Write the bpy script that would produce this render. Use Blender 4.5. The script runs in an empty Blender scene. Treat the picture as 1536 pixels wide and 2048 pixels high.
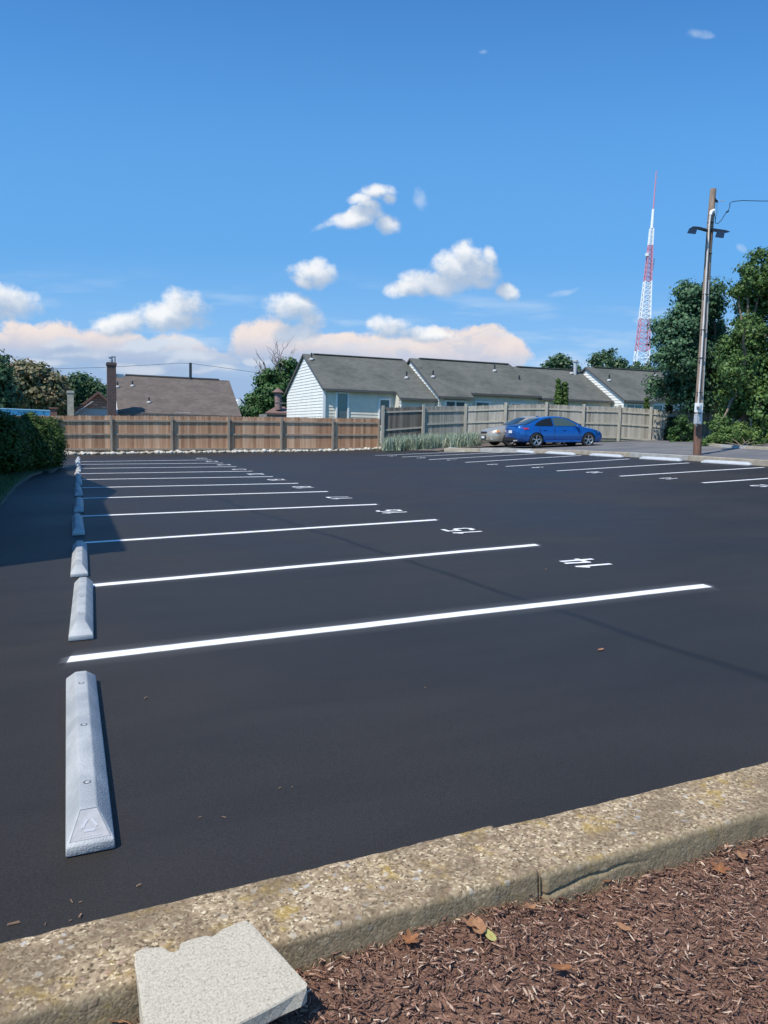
import bpy, bmesh, math, random
import numpy as np
from mathutils import Vector, Matrix
S = bpy.context.scene
COL = S.collection
rnd = random.Random(7)
R = math.radians

# ------------------------------------------------------------------ camera
FPX = 1540.0            # focal length in photo pixels (photo is 1536 x 2048)
HCAM = 1.42
AX = np.array([0.92897085, -0.01534421, 0.36983472])
AY = np.array([-0.3693173, -0.10551923, 0.92329325])
AZ = np.array([0.02485747, -0.99429887, -0.10369117])
cam = bpy.data.cameras.new('camera')
camo = bpy.data.objects.new('camera', cam); COL.objects.link(camo)
M = Matrix(((AX[0], -AX[1], -AX[2], 0), (AY[0], -AY[1], -AY[2], 0), (AZ[0], -AZ[1], -AZ[2], HCAM), (0, 0, 0, 1)))
camo.matrix_world = M
cam.sensor_fit = 'VERTICAL'; cam.sensor_height = 36.0
cam.lens = 36.0 * FPX / 2048.0
cam.clip_start = 0.05; cam.clip_end = 5000
S.camera = camo
S.render.resolution_x = 768; S.render.resolution_y = 1024

# ------------------------------------------------------------------ light
SUN = Vector((-0.50, -0.25, 0.83)).normalized()      # towards the sun: left and a little behind
sl = bpy.data.lights.new('sun', 'SUN'); sl.energy = 5.0; sl.angle = R(0.53); sl.color = (1.0, 0.935, 0.83)
so = bpy.data.objects.new('sun', sl); COL.objects.link(so)
so.rotation_euler = SUN.to_track_quat('Z', 'Y').to_euler(); so.location = (-20, -15, 40)
S.view_settings.view_transform = 'Standard'; S.view_settings.look = 'None'
S.view_settings.exposure = 0.0; S.view_settings.gamma = 1.0

def ray(px, py):
    r = np.array([px - 768, py - 1024, FPX]); return np.array([r @ AX, r @ AY, r @ AZ])
def aty(px, py, Y):
    d = ray(px, py); d = d * (Y / d[1]); return Vector((d[0], Y, HCAM + d[2]))
SL = 0.026758
def T(x, y=0):
    xx = max(-6.0, min(x, 40.0))
    return SL * xx + (0.03 * (min(xx, 28.0) - 13) if xx > 13 else 0)
def hit(px, py, off=0.0):
    d = ray(px, py); lo, hi = 0.0, 0.2
    for _ in range(60):
        m = (lo + hi) / 2; p = m * d
        if HCAM + p[2] > T(p[0]) + off: lo = m
        else: hi = m
    p = lo * d; return Vector((p[0], p[1], HCAM + p[2]))

# ------------------------------------------------------------------ world
W = bpy.data.worlds.new('World'); S.world = W; W.use_nodes = True
nt = W.node_tree; nt.nodes.clear(); N = nt.nodes; LK = nt.links.new
def vm(op, a, b=None, tree=nt):
    n = tree.nodes.new('ShaderNodeVectorMath'); n.operation = op
    for i, v in enumerate((a, b)):
        if v is None: continue
        if isinstance(v, (tuple, list)): n.inputs[i].default_value = v
        else: tree.links.new(v, n.inputs[i])
    return n
def mt(op, a, b=None, c=None, tree=nt, clamp=False):
    n = tree.nodes.new('ShaderNodeMath'); n.operation = op; n.use_clamp = clamp
    for i, v in enumerate((a, b, c)):
        if v is None: continue
        if isinstance(v, (int, float)): n.inputs[i].default_value = v
        else: tree.links.new(v, n.inputs[i])
    return n.outputs[0]
def mixc(f, a, b, tree=nt):
    n = tree.nodes.new('ShaderNodeMix'); n.data_type = 'RGBA'
    for i, v in ((0, f), (6, a), (7, b)):
        if isinstance(v, (tuple, list)): n.inputs[i].default_value = tuple(v) + (1,) if len(v) == 3 else v
        elif isinstance(v, (int, float)): n.inputs[i].default_value = v
        else: tree.links.new(v, n.inputs[i])
    return n.outputs[2]
def smooth(v, lo, hi, tree=nt):
    n = tree.nodes.new('ShaderNodeMapRange'); n.interpolation_type = 'SMOOTHSTEP'
    tree.links.new(v, n.inputs[0]); n.inputs[1].default_value = lo; n.inputs[2].default_value = hi
    return n.outputs[0]
sky = N.new('ShaderNodeTexSky'); sky.sky_type = 'NISHITA'; sky.sun_disc = False
sky.sun_elevation = math.asin(SUN.z); sky.sun_rotation = math.atan2(SUN.x, SUN.y) % (2 * math.pi)
sky.air_density = 1.0; sky.dust_density = 0.3; sky.ozone_density = 3.0; sky.altitude = 100
tc = N.new('ShaderNodeTexCoord')
AZ0 = R(21.8)                                         # heading the clouds are charted from
rot = N.new('ShaderNodeVectorRotate'); rot.rotation_type = 'Z_AXIS'; rot.inputs['Angle'].default_value = AZ0
LK(tc.outputs['Generated'], rot.inputs['Vector'])
sep = N.new('ShaderNodeSeparateXYZ'); LK(rot.outputs[0], sep.inputs[0])
ysafe = mt('MAXIMUM', sep.outputs[1], 0.02)
cu = mt('DIVIDE', sep.outputs[0], ysafe); cv = mt('DIVIDE', sep.outputs[2], ysafe)
cmb = N.new('ShaderNodeCombineXYZ'); LK(cu, cmb.inputs[0]); LK(cv, cmb.inputs[1]); UV = cmb.outputs[0]
def uvof(px, py):
    d = ray(px, py); c, s = math.cos(AZ0), math.sin(AZ0)
    x = c * d[0] - s * d[1]; y = s * d[0] + c * d[1]; return (x / y, d[2] / y)
noise1 = N.new('ShaderNodeTexNoise'); noise1.inputs['Scale'].default_value = 30; noise1.inputs['Detail'].default_value = 7; noise1.inputs['Roughness'].default_value = 0.62
LK(UV, noise1.inputs['Vector'])
noise2 = N.new('ShaderNodeTexNoise'); noise2.inputs['Scale'].default_value = 9; noise2.inputs['Detail'].default_value = 4
LK(UV, noise2.inputs['Vector'])
wob = vm('SCALE', vm('SUBTRACT', noise2.outputs['Color'], (.5, .5, .5)).outputs[0]); wob.inputs['Scale'].default_value = 0.060
UVW = vm('ADD', UV, wob.outputs[0]).outputs[0]
noise3 = N.new('ShaderNodeTexNoise'); noise3.inputs['Scale'].default_value = 1; noise3.inputs['Detail'].default_value = 6; noise3.inputs['Roughness'].default_value = 0.55
n3m = vm('MULTIPLY', UVW, (14, 30, 1)); LK(n3m.outputs[0], noise3.inputs['Vector'])
wisp = N.new('ShaderNodeTexNoise'); wisp.inputs['Scale'].default_value = 1; wisp.inputs['Detail'].default_value = 6
wm = vm('MULTIPLY', UV, (6, 34, 1)); LK(wm.outputs[0], wisp.inputs['Vector'])
def field(blobs, uv):
    cur = None
    for (px, py, rx, ry) in blobs:
        u, v = uvof(px, py)
        d = vm('MULTIPLY', vm('SUBTRACT', uv, (u, v, 0)).outputs[0], (FPX / rx, FPX / ry, 0))
        l = vm('DOT_PRODUCT', d.outputs[0], d.outputs[0]).outputs['Value']
        cur = l if cur is None else mt('MINIMUM', cur, l)
    return mt('SUBTRACT', 1.0, cur)
def layer(blobs, amp, off, soft, lo=0.0):
    uv2 = vm('ADD', UVW, (off[0], off[1], 0)).outputs[0]
    f1 = field(blobs, UVW); f2 = field(blobs, uv2)
    nz = mt('MULTIPLY', mt('SUBTRACT', noise1.outputs['Fac'], 0.5), amp)
    n3 = N.new('ShaderNodeTexNoise'); n3.inputs['Scale'].default_value = 30; n3.inputs['Detail'].default_value = 7; n3.inputs['Roughness'].default_value = 0.62
    LK(vm('ADD', UV, (off[0], off[1], 0)).outputs[0], n3.inputs['Vector'])
    nz2 = mt('MULTIPLY', mt('SUBTRACT', n3.outputs['Fac'], 0.5), amp)
    d1 = mt('ADD', f1, nz); d2 = mt('ADD', f2, nz2)
    return smooth(d1, lo, soft), mt('SUBTRACT', d1, d2), d1
bank = [(110, 690, 130, 42), (0, 700, 70, 36), (210, 700, 90, 32), (320, 712, 120, 30), (420, 728, 80, 22), (520, 690, 66, 38), (560, 715, 80, 30), (650, 715, 110, 36), (760, 722, 130, 34), (930, 706, 110, 42), (1010, 712, 55, 30), (850, 715, 90, 32)]
bgrey = [(135, 682, 55, 14), (165, 705, 75, 18), (80, 728, 90, 14), (285, 690, 50, 12), (370, 712, 60, 14), (425, 738, 60, 14), (250, 726, 80, 13), (520, 720, 30, 8)]
cum = [(755, 388, 40, 26), (722, 405, 28, 18), (772, 402, 22, 22), (712, 450, 66, 22), (768, 456, 30, 22), (735, 440, 40, 24), (740, 425, 30, 20), (620, 548, 54, 32), (600, 560, 34, 20), (935, 512, 44, 32), (900, 535, 58, 38), (952, 535, 46, 48), (865, 560, 66, 28), (815, 576, 56, 16), (978, 510, 20, 28), (925, 560, 60, 24), (1007, 586, 30, 24), (20, 612, 60, 34), (-10, 600, 44, 34),
       (250, 642, 76, 28), (310, 640, 70, 30), (375, 622, 50, 38), (350, 650, 76, 26), (580, 628, 60, 38), (612, 645, 46, 26), (598, 672, 56, 22), (778, 658, 56, 32), (830, 672, 84, 22), (880, 678, 50, 14)]
faint = [(843, 393, 15, 24), (1140, 581, 34, 10), (1275, 650, 26, 15), (1478, 493, 16, 9), (1415, 65, 30, 9), (974, 100, 12, 6), (1100, 722, 34, 15), (1060, 728, 30, 14), (1340, 720, 60, 12), (1180, 742, 60, 12), (560, 640, 14, 10), (650, 456, 26, 8)]
SKYM = 0.105
skc = vm('SCALE', sky.outputs[0]); skc.inputs['Scale'].default_value = SKYM
base = vm('MULTIPLY', skc.outputs[0], (0.58, 1.28, 1.78)).outputs[0]
# thin veil low down
base = mixc(mt('MULTIPLY', smooth(cv, 0.60, 0.16), 0.80), base, (0.145, 0.40, 0.79))
base = mixc(mt('MULTIPLY', smooth(cv, 0.24, 0.05), 0.80), base, (0.32, 0.57, 0.90))
a, sh, dk = layer([(x_, y_ - 4, a_ * 1.08, b_ * 1.18) for x_, y_, a_, b_ in bank], 1.7, (-0.006, 0.012), 0.5)
col = mixc(smooth(sh, -0.6, 1.0), (0.72, 0.66, 0.70), (0.93, 0.81, 0.75))
col = mixc(mt('MULTIPLY', smooth(noise3.outputs['Fac'], 0.52, 0.64), 0.45), col, (0.48, 0.58, 0.74))
low = smooth(cv, 0.115, 0.07)
col = mixc(mt('MULTIPLY', low, 0.85), col, (0.38, 0.53, 0.76))
base = mixc(mt('MULTIPLY', a, 0.95), base, col)
base = mixc(mt('MULTIPLY', mt('MULTIPLY', smooth(cv, 0.12, 0.07), smooth(cu, 0.12, -0.12)), 0.8), base, (0.36, 0.49, 0.71))
a, sh, _ = layer(bgrey, 2.0, (-0.006, 0.01), 0.7, -0.2)
base = mixc(mt('MULTIPLY', a, 0.75), base, mixc(smooth(sh, -0.8, 1.4), (0.36, 0.49, 0.70), (0.66, 0.72, 0.82)))
wf = mt('MULTIPLY', smooth(wisp.outputs['Fac'], 0.48, 0.72), mt('MULTIPLY', smooth(cv, 0.21, 0.13), smooth(cv, 0.05, 0.10)))
base = mixc(mt('MULTIPLY', wf, 0.6), base, (0.62, 0.76, 0.92))
a, sh, dd = layer(cum, 2.3, (-0.010, 0.020), 0.95, -0.10)
ccol = mixc(smooth(sh, -0.35, 2.0), (0.43, 0.54, 0.70), (0.96, 0.97, 0.98))
ccol = mixc(mt('MULTIPLY', smooth(noise3.outputs['Fac'], 0.50, 0.66), 0.40), ccol, (0.52, 0.62, 0.77))
base = mixc(mt('MULTIPLY', a, 0.95), base, ccol)
a, sh, _ = layer(faint, 3.0, (-0.010, 0.014), 2.4, -0.2)
base = mixc(mt('MULTIPLY', a, 0.7), base, (0.74, 0.83, 0.94))
bg = N.new('ShaderNodeBackground'); LK(base, bg.inputs['Color']); bg.inputs['Strength'].default_value = 1.0
wo = N.new('ShaderNodeOutputWorld'); LK(bg.outputs[0], wo.inputs[0])

# ------------------------------------------------------------------ helpers
def tag(o, label=None, cat=None, group=None, kind=None):
    if label: o['label'] = label
    if cat: o['category'] = cat
    if group: o['group'] = group
    if kind: o['kind'] = kind
    return o
def thing(name, loc, label=None, cat=None, group=None, rz=0.0):
    o = bpy.data.objects.new(name, None); COL.objects.link(o); o.empty_display_size = 0.2
    o.location = loc; o.rotation_euler = (0, 0, rz)
    return tag(o, label, cat, group)
def origin(p):
    v = Vector((0, 0, 0))
    while p is not None: v += p.location; p = p.parent
    return v
class MB:
    def __init__(s): s.v = []; s.f = []; s.m = []; s.c = []
    def add(s, vs, fs, m=0, c=None):
        n = len(s.v); s.v += [tuple(p) for p in vs]
        for f in fs: s.f.append([i + n for i in f]); s.m.append(m); s.c.append(c)
        return s
    def box(s, c, d, rz=0.0, m=0, mat=None, col=None):
        hx, hy, hz = d[0] / 2, d[1] / 2, d[2] / 2
        vs = [Vector((x, y, z)) for x in (-hx, hx) for y in (-hy, hy) for z in (-hz, hz)]
        r = mat if mat is not None else Matrix.Rotation(rz, 3, 'Z')
        vs = [r @ v + Vector(c) for v in vs]
        return s.add(vs, [(0, 1, 3, 2), (4, 6, 7, 5), (0, 4, 5, 1), (2, 3, 7, 6), (0, 2, 6, 4), (1, 5, 7, 3)], m, col)
    def beam(s, a, b, w, h, m=0, up=(0, 0, 1)):
        a = Vector(a); b = Vector(b); d = (b - a); L = d.length; d.normalize()
        y = Vector(up).cross(d)
        if y.length < 1e-4: y = Vector((0, 1, 0)).cross(d)
        y.normalize(); z = d.cross(y)
        return s.box((a + b) / 2, (L, w, h), m=m, mat=Matrix((d, y, z)).transposed())
    def tube(s, pts, rad, n=8, cap=True, m=0):
        pts = [Vector(p) for p in pts]
        if not isinstance(rad, (list, tuple)): rad = [rad] * len(pts)
        rings = []; ref = None
        for i, p in enumerate(pts):
            t = (pts[min(i + 1, len(pts) - 1)] - pts[max(i - 1, 0)]).normalized()
            if ref is None:
                ref = Vector((1, 0, 0)) if abs(t.x) < 0.8 else Vector((0, 1, 0))
            u = (ref - t * ref.dot(t)).normalized(); ref = u; w = t.cross(u)
            rings.append([p + (u * math.cos(2 * math.pi * k / n) + w * math.sin(2 * math.pi * k / n)) * rad[i] for k in range(n)])
        vs = [q for r in rings for q in r]; fs = []
        for i in range(len(pts) - 1):
            for k in range(n):
                k2 = (k + 1) % n; fs.append((i * n + k, i * n + k2, (i + 1) * n + k2, (i + 1) * n + k))
        if cap:
            fs.append(tuple(range(n))[::-1]); fs.append(tuple((len(pts) - 1) * n + k for k in range(n)))
        return s.add(vs, fs, m)
    def prism(s, poly, h0, h1, axis='z', m=0):
        n = len(poly)
        def P(a, b, c): return {'z': (a, b, c), 'y': (a, c, b), 'x': (c, a, b)}[axis]
        vs = [P(a, b, h0) for a, b in poly] + [P(a, b, h1) for a, b in poly]
        fs = [tuple(range(n))[::-1], tuple(range(n, 2 * n))] + [(i, (i + 1) % n, n + (i + 1) % n, n + i) for i in range(n)]
        return s.add(vs, fs, m)
    def lathe(s, prof, n=24, c=(0, 0, 0), axis='z', m=0, close=False):
        vs = []; fs = []
        for r, z in prof:
            for k in range(n):
                a = 2 * math.pi * k / n; x, y = r * math.cos(a), r * math.sin(a)
                p = (x, y, z) if axis == 'z' else ((x, z, y) if axis == 'y' else (z, x, y))
                vs.append((p[0] + c[0], p[1] + c[1], p[2] + c[2]))
        L = len(prof)
        for i in range(L if close else L - 1):
            j = (i + 1) % L
            for k in range(n):
                k2 = (k + 1) % n; fs.append((i * n + k, i * n + k2, j * n + k2, j * n + k))
        return s.add(vs, fs, m)
    def build(s, name, mat, parent=None, loc=None, smooth=False, local=False, bevel=0.0, seg=2):
        me = bpy.data.meshes.new(name)
        o = bpy.data.objects.new(name, me); COL.objects.link(o)
        if parent is not None:
            off = Vector((0, 0, 0)) if local else origin(parent); o.parent = parent
        else:
            off = Vector(loc) if loc is not None else Vector((0, 0, 0)); o.location = off
            if local: off = Vector((0, 0, 0))
        me.from_pydata([(x - off.x, y - off.y, z - off.z) for x, y, z in s.v], [], s.f)
        for mm in (mat if isinstance(mat, (list, tuple)) else [mat]): me.materials.append(mm)
        me.polygons.foreach_set('material_index', s.m)
        if any(c is not None for c in s.c):
            at = me.attributes.new('tint', 'FLOAT', 'FACE'); at.data.foreach_set('value', [0.5 if c is None else c for c in s.c])
        bm = bmesh.new(); bm.from_mesh(me); bmesh.ops.recalc_face_normals(bm, faces=bm.faces)
        if bevel > 0:
            es = [e for e in bm.edges if e.is_manifold and e.calc_face_angle(0) > 0.5]
            bmesh.ops.bevel(bm, geom=es, offset=bevel, segments=seg, affect='EDGES', profile=0.5)
        bm.to_mesh(me); bm.free()
        if smooth:
            me.polygons.foreach_set('use_smooth', [True] * len(me.polygons))
            me.set_sharp_from_angle(angle=R(38))
        me.update(); return o
def npmesh(name, V, F, mat, parent=None, loc=(0, 0, 0), tint=None, smooth=False):
    """V (n,3) world coords, F (m,k) int quads or tris"""
    me = bpy.data.meshes.new(name); o = bpy.data.objects.new(name, me); COL.objects.link(o)
    if parent is not None: off = origin(parent); o.parent = parent
    else: off = Vector(loc); o.location = off
    V = np.asarray(V, dtype=np.float32) - np.array(off[:], dtype=np.float32); F = np.asarray(F, dtype=np.int32); k = F.shape[1]
    me.vertices.add(len(V)); me.vertices.foreach_set('co', V.ravel())
    me.loops.add(F.size); me.loops.foreach_set('vertex_index', F.ravel())
    me.polygons.add(len(F)); me.polygons.foreach_set('loop_start', np.arange(0, F.size, k, dtype=np.int32))
    me.polygons.foreach_set('loop_total', np.full(len(F), k, dtype=np.int32))
    me.update(calc_edges=True); me.materials.append(mat)
    if tint is not None:
        at = me.attributes.new('tint', 'FLOAT', 'FACE'); at.data.foreach_set('value', np.asarray(tint, dtype=np.float32))
    if smooth: me.polygons.foreach_set('use_smooth', [True] * len(F))
    return o
def copy_tree(o, parent=None):
    c = o.copy(); COL.objects.link(c)
    if parent is not None: c.parent = parent
    for ch in o.children: copy_tree(ch, c)
    return c

# ------------------------------------------------------------------ materials
MATS = {}
def mat(name, col, rough=0.8, col2=None, scale=5.0, detail=5.0, bump=0.0, bscale=None, metal=0.0, spec=0.5, stretch=None, tint=None, coat=0.0, trans=0.0, lo=0.35, hi=0.65, extra=None):
    if name in MATS: return MATS[name]
    m = bpy.data.materials.new(name); m.use_nodes = True; t = m.node_tree; n = t.nodes; b = n['Principled BSDF']
    b.inputs['Base Color'].default_value = (*col, 1); b.inputs['Roughness'].default_value = rough
    b.inputs['Metallic'].default_value = metal; b.inputs['Specular IOR Level'].default_value = spec
    b.inputs['Coat Weight'].default_value = coat
    tcn = n.new('ShaderNodeTexCoord'); vec = tcn.outputs['Object']
    if stretch:
        mp = n.new('ShaderNodeMapping'); mp.inputs['Scale'].default_value = stretch; t.links.new(vec, mp.inputs[0]); vec = mp.outputs[0]
    c = None
    if col2 is not None:
        nz = n.new('ShaderNodeTexNoise'); nz.inputs['Scale'].default_value = scale; nz.inputs['Detail'].default_value = detail; nz.inputs['Roughness'].default_value = 0.6
        t.links.new(vec, nz.inputs['Vector'])
        c = mixc(smooth(nz.outputs['Fac'], lo, hi, t), col, col2, t)
    if tint is not None:
        at = n.new('ShaderNodeAttribute'); at.attribute_name = 'tint'
        cr = n.new('ShaderNodeValToRGB'); els = cr.color_ramp.elements
        while len(els) > 1: els.remove(els[-1])
        els[0].position = 0; els[0].color = (*tint[0], 1)
        for i, cc in enumerate(tint[1:]):
            e = els.new((i + 1) / (len(tint) - 1)); e.color = (*cc, 1)
        t.links.new(at.outputs['Fac'], cr.inputs[0])
        if c is None: c = cr.outputs[0]
        else:
            mm = n.new('ShaderNodeMix'); mm.data_type = 'RGBA'; mm.blend_type = 'MULTIPLY'; mm.inputs[0].default_value = 1
            t.links.new(c, mm.inputs[6]); t.links.new(cr.outputs[0], mm.inputs[7]); c = mm.outputs[2]
    if extra: c = extra(t, n, vec, c, b)
    if c is not None: t.links.new(c, b.inputs['Base Color'])
    if bump > 0:
        nb = n.new('ShaderNodeTexNoise'); nb.inputs['Scale'].default_value = bscale or scale * 4; nb.inputs['Detail'].default_value = 4
        t.links.new(vec, nb.inputs['Vector'])
        bp = n.new('ShaderNodeBump'); bp.inputs['Strength'].default_value = min(1, bump); bp.inputs['Distance'].default_value = 0.02
        t.links.new(nb.outputs['Fac'], bp.inputs['Height']); t.links.new(bp.outputs[0], b.inputs['Normal'])
    if trans > 0:
        tr = n.new('ShaderNodeBsdfTranslucent'); ms = n.new('ShaderNodeMixShader'); ms.inputs[0].default_value = trans
        if c is not None: t.links.new(c, tr.inputs[0])
        else: tr.inputs[0].default_value = (*col, 1)
        t.links.new(b.outputs[0], ms.inputs[1]); t.links.new(tr.outputs[0], ms.inputs[2]); t.links.new(ms.outputs[0], n['Material Output'].inputs[0])
    MATS[name] = m; return m

def asph_extra(t, n, vec, c, b):
    g = n.new('ShaderNodeNewGeometry')
    # sealed patches and an overhead wire's shadow painted in as a dark line
    sp = n.new('ShaderNodeSeparateXYZ'); t.links.new(g.outputs['Position'], sp.inputs[0])
    big = n.new('ShaderNodeTexNoise'); big.inputs['Scale'].default_value = 0.35; big.inputs['Detail'].default_value = 3; t.links.new(g.outputs['Position'], big.inputs['Vector'])
    c = mixc(smooth(big.outputs['Fac'], 0.35, 0.7, t), (0.0250, 0.0228, 0.0212), (0.033, 0.0285, 0.0250), t)
    fine = n.new('ShaderNodeTexNoise'); fine.inputs['Scale'].default_value = 130; fine.inputs['Detail'].default_value = 3; t.links.new(g.outputs['Position'], fine.inputs['Vector'])
    mm = n.new('ShaderNodeMix'); mm.data_type = 'RGBA'; mm.blend_type = 'MULTIPLY'; mm.inputs[0].default_value = 1
    v = mt('ADD', mt('MULTIPLY', fine.outputs['Fac'], 1.1, tree=t), 0.45, tree=t)
    md_ = n.new('ShaderNodeTexNoise'); md_.inputs['Scale'].default_value = 2.2; md_.inputs['Detail'].default_value = 6; md_.inputs['Distortion'].default_value = 0.6; mpp = n.new('ShaderNodeMapping'); mpp.inputs['Scale'].default_value = (0.35, 1.5, 1); t.links.new(g.outputs['Position'], mpp.inputs[0]); t.links.new(mpp.outputs[0], md_.inputs['Vector'])
    v = mt('MULTIPLY', v, mt('ADD', mt('MULTIPLY', md_.outputs['Fac'], 0.5, tree=t), 0.75, tree=t), tree=t)
    cb = n.new('ShaderNodeCombineXYZ')
    for i in range(3): t.links.new(v, cb.inputs[i])
    t.links.new(c, mm.inputs[6]); t.links.new(cb.outputs[0], mm.inputs[7]); c = mm.outputs[2]
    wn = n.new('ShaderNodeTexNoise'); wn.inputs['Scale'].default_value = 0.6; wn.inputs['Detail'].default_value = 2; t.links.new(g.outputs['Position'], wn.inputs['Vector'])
    # painted wire shadow: runs from (3.71,3.2) back to (2.2,16.4)
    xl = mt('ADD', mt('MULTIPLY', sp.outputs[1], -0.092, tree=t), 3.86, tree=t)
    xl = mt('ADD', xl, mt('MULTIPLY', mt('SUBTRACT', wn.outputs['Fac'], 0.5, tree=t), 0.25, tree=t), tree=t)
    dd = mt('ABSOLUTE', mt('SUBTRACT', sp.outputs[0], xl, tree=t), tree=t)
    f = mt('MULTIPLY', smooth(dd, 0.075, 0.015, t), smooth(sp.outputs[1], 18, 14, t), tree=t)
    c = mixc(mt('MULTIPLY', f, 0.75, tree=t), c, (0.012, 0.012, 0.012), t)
    rr = mt('ADD', mt('MULTIPLY', big.outputs['Fac'], 0.25, tree=t), 0.45, tree=t); t.links.new(rr, b.inputs['Roughness'])
    return c
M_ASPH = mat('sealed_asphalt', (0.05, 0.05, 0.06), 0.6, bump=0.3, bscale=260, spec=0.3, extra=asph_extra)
M_ROAD = mat('old_asphalt', (0.115, 0.115, 0.12), 0.85, (0.17, 0.165, 0.16), 0.6, bump=0.3, bscale=60)
def paint_extra(t, n, vec, c, b):
    g = n.new('ShaderNodeNewGeometry'); nz = n.new('ShaderNodeTexNoise'); nz.inputs['Scale'].default_value = 70; nz.inputs['Detail'].default_value = 5; t.links.new(g.outputs['Position'], nz.inputs['Vector'])
    n2 = n.new('ShaderNodeTexNoise'); n2.inputs['Scale'].default_value = 5; n2.inputs['Detail'].default_value = 3; t.links.new(g.outputs['Position'], n2.inputs['Vector'])
    k = mt('ADD', nz.outputs['Fac'], mt('MULTIPLY', mt('SUBTRACT', n2.outputs['Fac'], 0.5, tree=t), 0.25, tree=t), tree=t)
    return mixc(mt('MULTIPLY', smooth(k, 0.37, 0.28, t), 0.85, tree=t), c, (0.10, 0.10, 0.105), t)
M_PAINT = mat('road_paint', (0.84, 0.85, 0.86), 0.7, (0.74, 0.75, 0.76), 14, bump=0.2, bscale=160, extra=paint_extra)
M_GRASS = mat('lawn_green', (0.035, 0.075, 0.02), 0.95, (0.06, 0.11, 0.03), 8, bump=0.6, bscale=60)
M_GROUND = mat('ground_dirt', (0.10, 0.10, 0.055), 0.95, (0.06, 0.085, 0.035), 0.5, bump=0.4, bscale=20)
M_DIRT = mat('bare_dirt', (0.16, 0.125, 0.10), 0.95, (0.09, 0.075, 0.06), 3, bump=0.6, bscale=30)
def stop_extra(t, n, vec, c, b):
    g = n.new('ShaderNodeNewGeometry'); mp = n.new('ShaderNodeMapping'); mp.inputs['Rotation'].default_value = (0, 0, 0.7); mp.inputs['Scale'].default_value = (14, 3, 6); t.links.new(g.outputs['Position'], mp.inputs[0])
    nz = n.new('ShaderNodeTexNoise'); nz.inputs['Scale'].default_value = 1; nz.inputs['Detail'].default_value = 7; nz.inputs['Roughness'].default_value = 0.65; t.links.new(mp.outputs[0], nz.inputs['Vector'])
    c = mixc(mt('MULTIPLY', smooth(nz.outputs['Fac'], 0.45, 0.72, t), 0.45, tree=t), c, (0.30, 0.31, 0.32), t)
    n2 = n.new('ShaderNodeTexNoise'); n2.inputs['Scale'].default_value = 160; n2.inputs['Detail'].default_value = 3; t.links.new(g.outputs['Position'], n2.inputs['Vector'])
    return mixc(mt('MULTIPLY', smooth(n2.outputs['Fac'], 0.58, 0.70, t), 0.18, tree=t), c, (0.52, 0.53, 0.53), t)
M_STOP = mat('stop_plastic', (0.44, 0.45, 0.445), 0.6, (0.32, 0.34, 0.35), 5, bump=0.25, bscale=120, extra=stop_extra)
M_STOPW = mat('stop_pale', (0.50, 0.52, 0.54), 0.6, (0.42, 0.44, 0.46), 3, bump=0.1)
M_DARKMETAL = mat('dark_metal', (0.04, 0.045, 0.05), 0.45, metal=0.3)
M_STEEL = mat('galvanised', (0.55, 0.56, 0.57), 0.5, (0.45, 0.46, 0.47), 12, metal=0.15)
M_WHITEM = mat('white_metal', (0.88, 0.88, 0.86), 0.45, (0.78, 0.79, 0.78), 5)
M_CONDUIT = mat('pale_conduit', (0.74, 0.68, 0.63), 0.55, (0.60, 0.55, 0.51), 3)
M_POLE = mat('pole_wood', (0.38, 0.28, 0.21), 0.9, (0.24, 0.165, 0.12), 3.5, stretch=(6, 6, 0.6), bump=0.6, bscale=8)
M_POLEB = mat('pole_wood_red', (0.22, 0.115, 0.08), 0.9, (0.12, 0.065, 0.045), 4, stretch=(6, 6, 0.6), bump=0.6, bscale=8)
M_TRUNK = mat('bark', (0.24, 0.18, 0.13), 0.95, (0.12, 0.09, 0.065), 4, stretch=(3, 3, 0.8), bump=0.9, bscale=8)
M_BARE = mat('bleached_wood', (0.36, 0.29, 0.26), 0.9)
M_GLASS = mat('dark_glass', (0.012, 0.015, 0.017), 0.15, spec=0.35)
M_WINGLASS = mat('window_glass', (0.10, 0.135, 0.145), 0.12, spec=0.8)
M_TRIM = mat('white_trim', (0.78, 0.78, 0.76), 0.6)
M_GUTTER = mat('dark_gutter', (0.10, 0.095, 0.09), 0.6)
M_BLACK = mat('black_rubber', (0.018, 0.018, 0.019), 0.8)
M_REDM = mat('tower_red', (0.60, 0.26, 0.34), 0.6)
M_WHITET = mat('tower_white', (0.82, 0.84, 0.86), 0.6)
def wood_extra(t, n, vec, c, b):
    # drip stains coming down from the board tops
    g = n.new('ShaderNodeNewGeometry'); nz = n.new('ShaderNodeTexNoise'); nz.inputs['Scale'].default_value = 1; nz.inputs['Detail'].default_value = 5
    mp = n.new('ShaderNodeMapping'); mp.inputs['Scale'].default_value = (9, 9, 0.5); t.links.new(g.outputs['Position'], mp.inputs[0]); t.links.new(mp.outputs[0], nz.inputs['Vector'])
    mm = n.new('ShaderNodeMix'); mm.data_type = 'RGBA'; mm.blend_type = 'MULTIPLY'; mm.inputs[0].default_value = 0.6
    cr = n.new('ShaderNodeValToRGB'); cr.color_ramp.elements[0].position = 0.3; cr.color_ramp.elements[0].color = (0.5, 0.46, 0.42, 1); cr.color_ramp.elements[1].position = 0.6
    t.links.new(nz.outputs['Fac'], cr.inputs[0]); t.links.new(c, mm.inputs[6]); t.links.new(cr.outputs[0], mm.inputs[7]); return mm.outputs[2]
M_FENCEB = mat('brown_boards', (1, 1, 1), 0.85, tint=[(0.38, 0.20, 0.11), (0.52, 0.29, 0.165), (0.62, 0.37, 0.22), (0.68, 0.44, 0.28)], extra=wood_extra)
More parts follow.
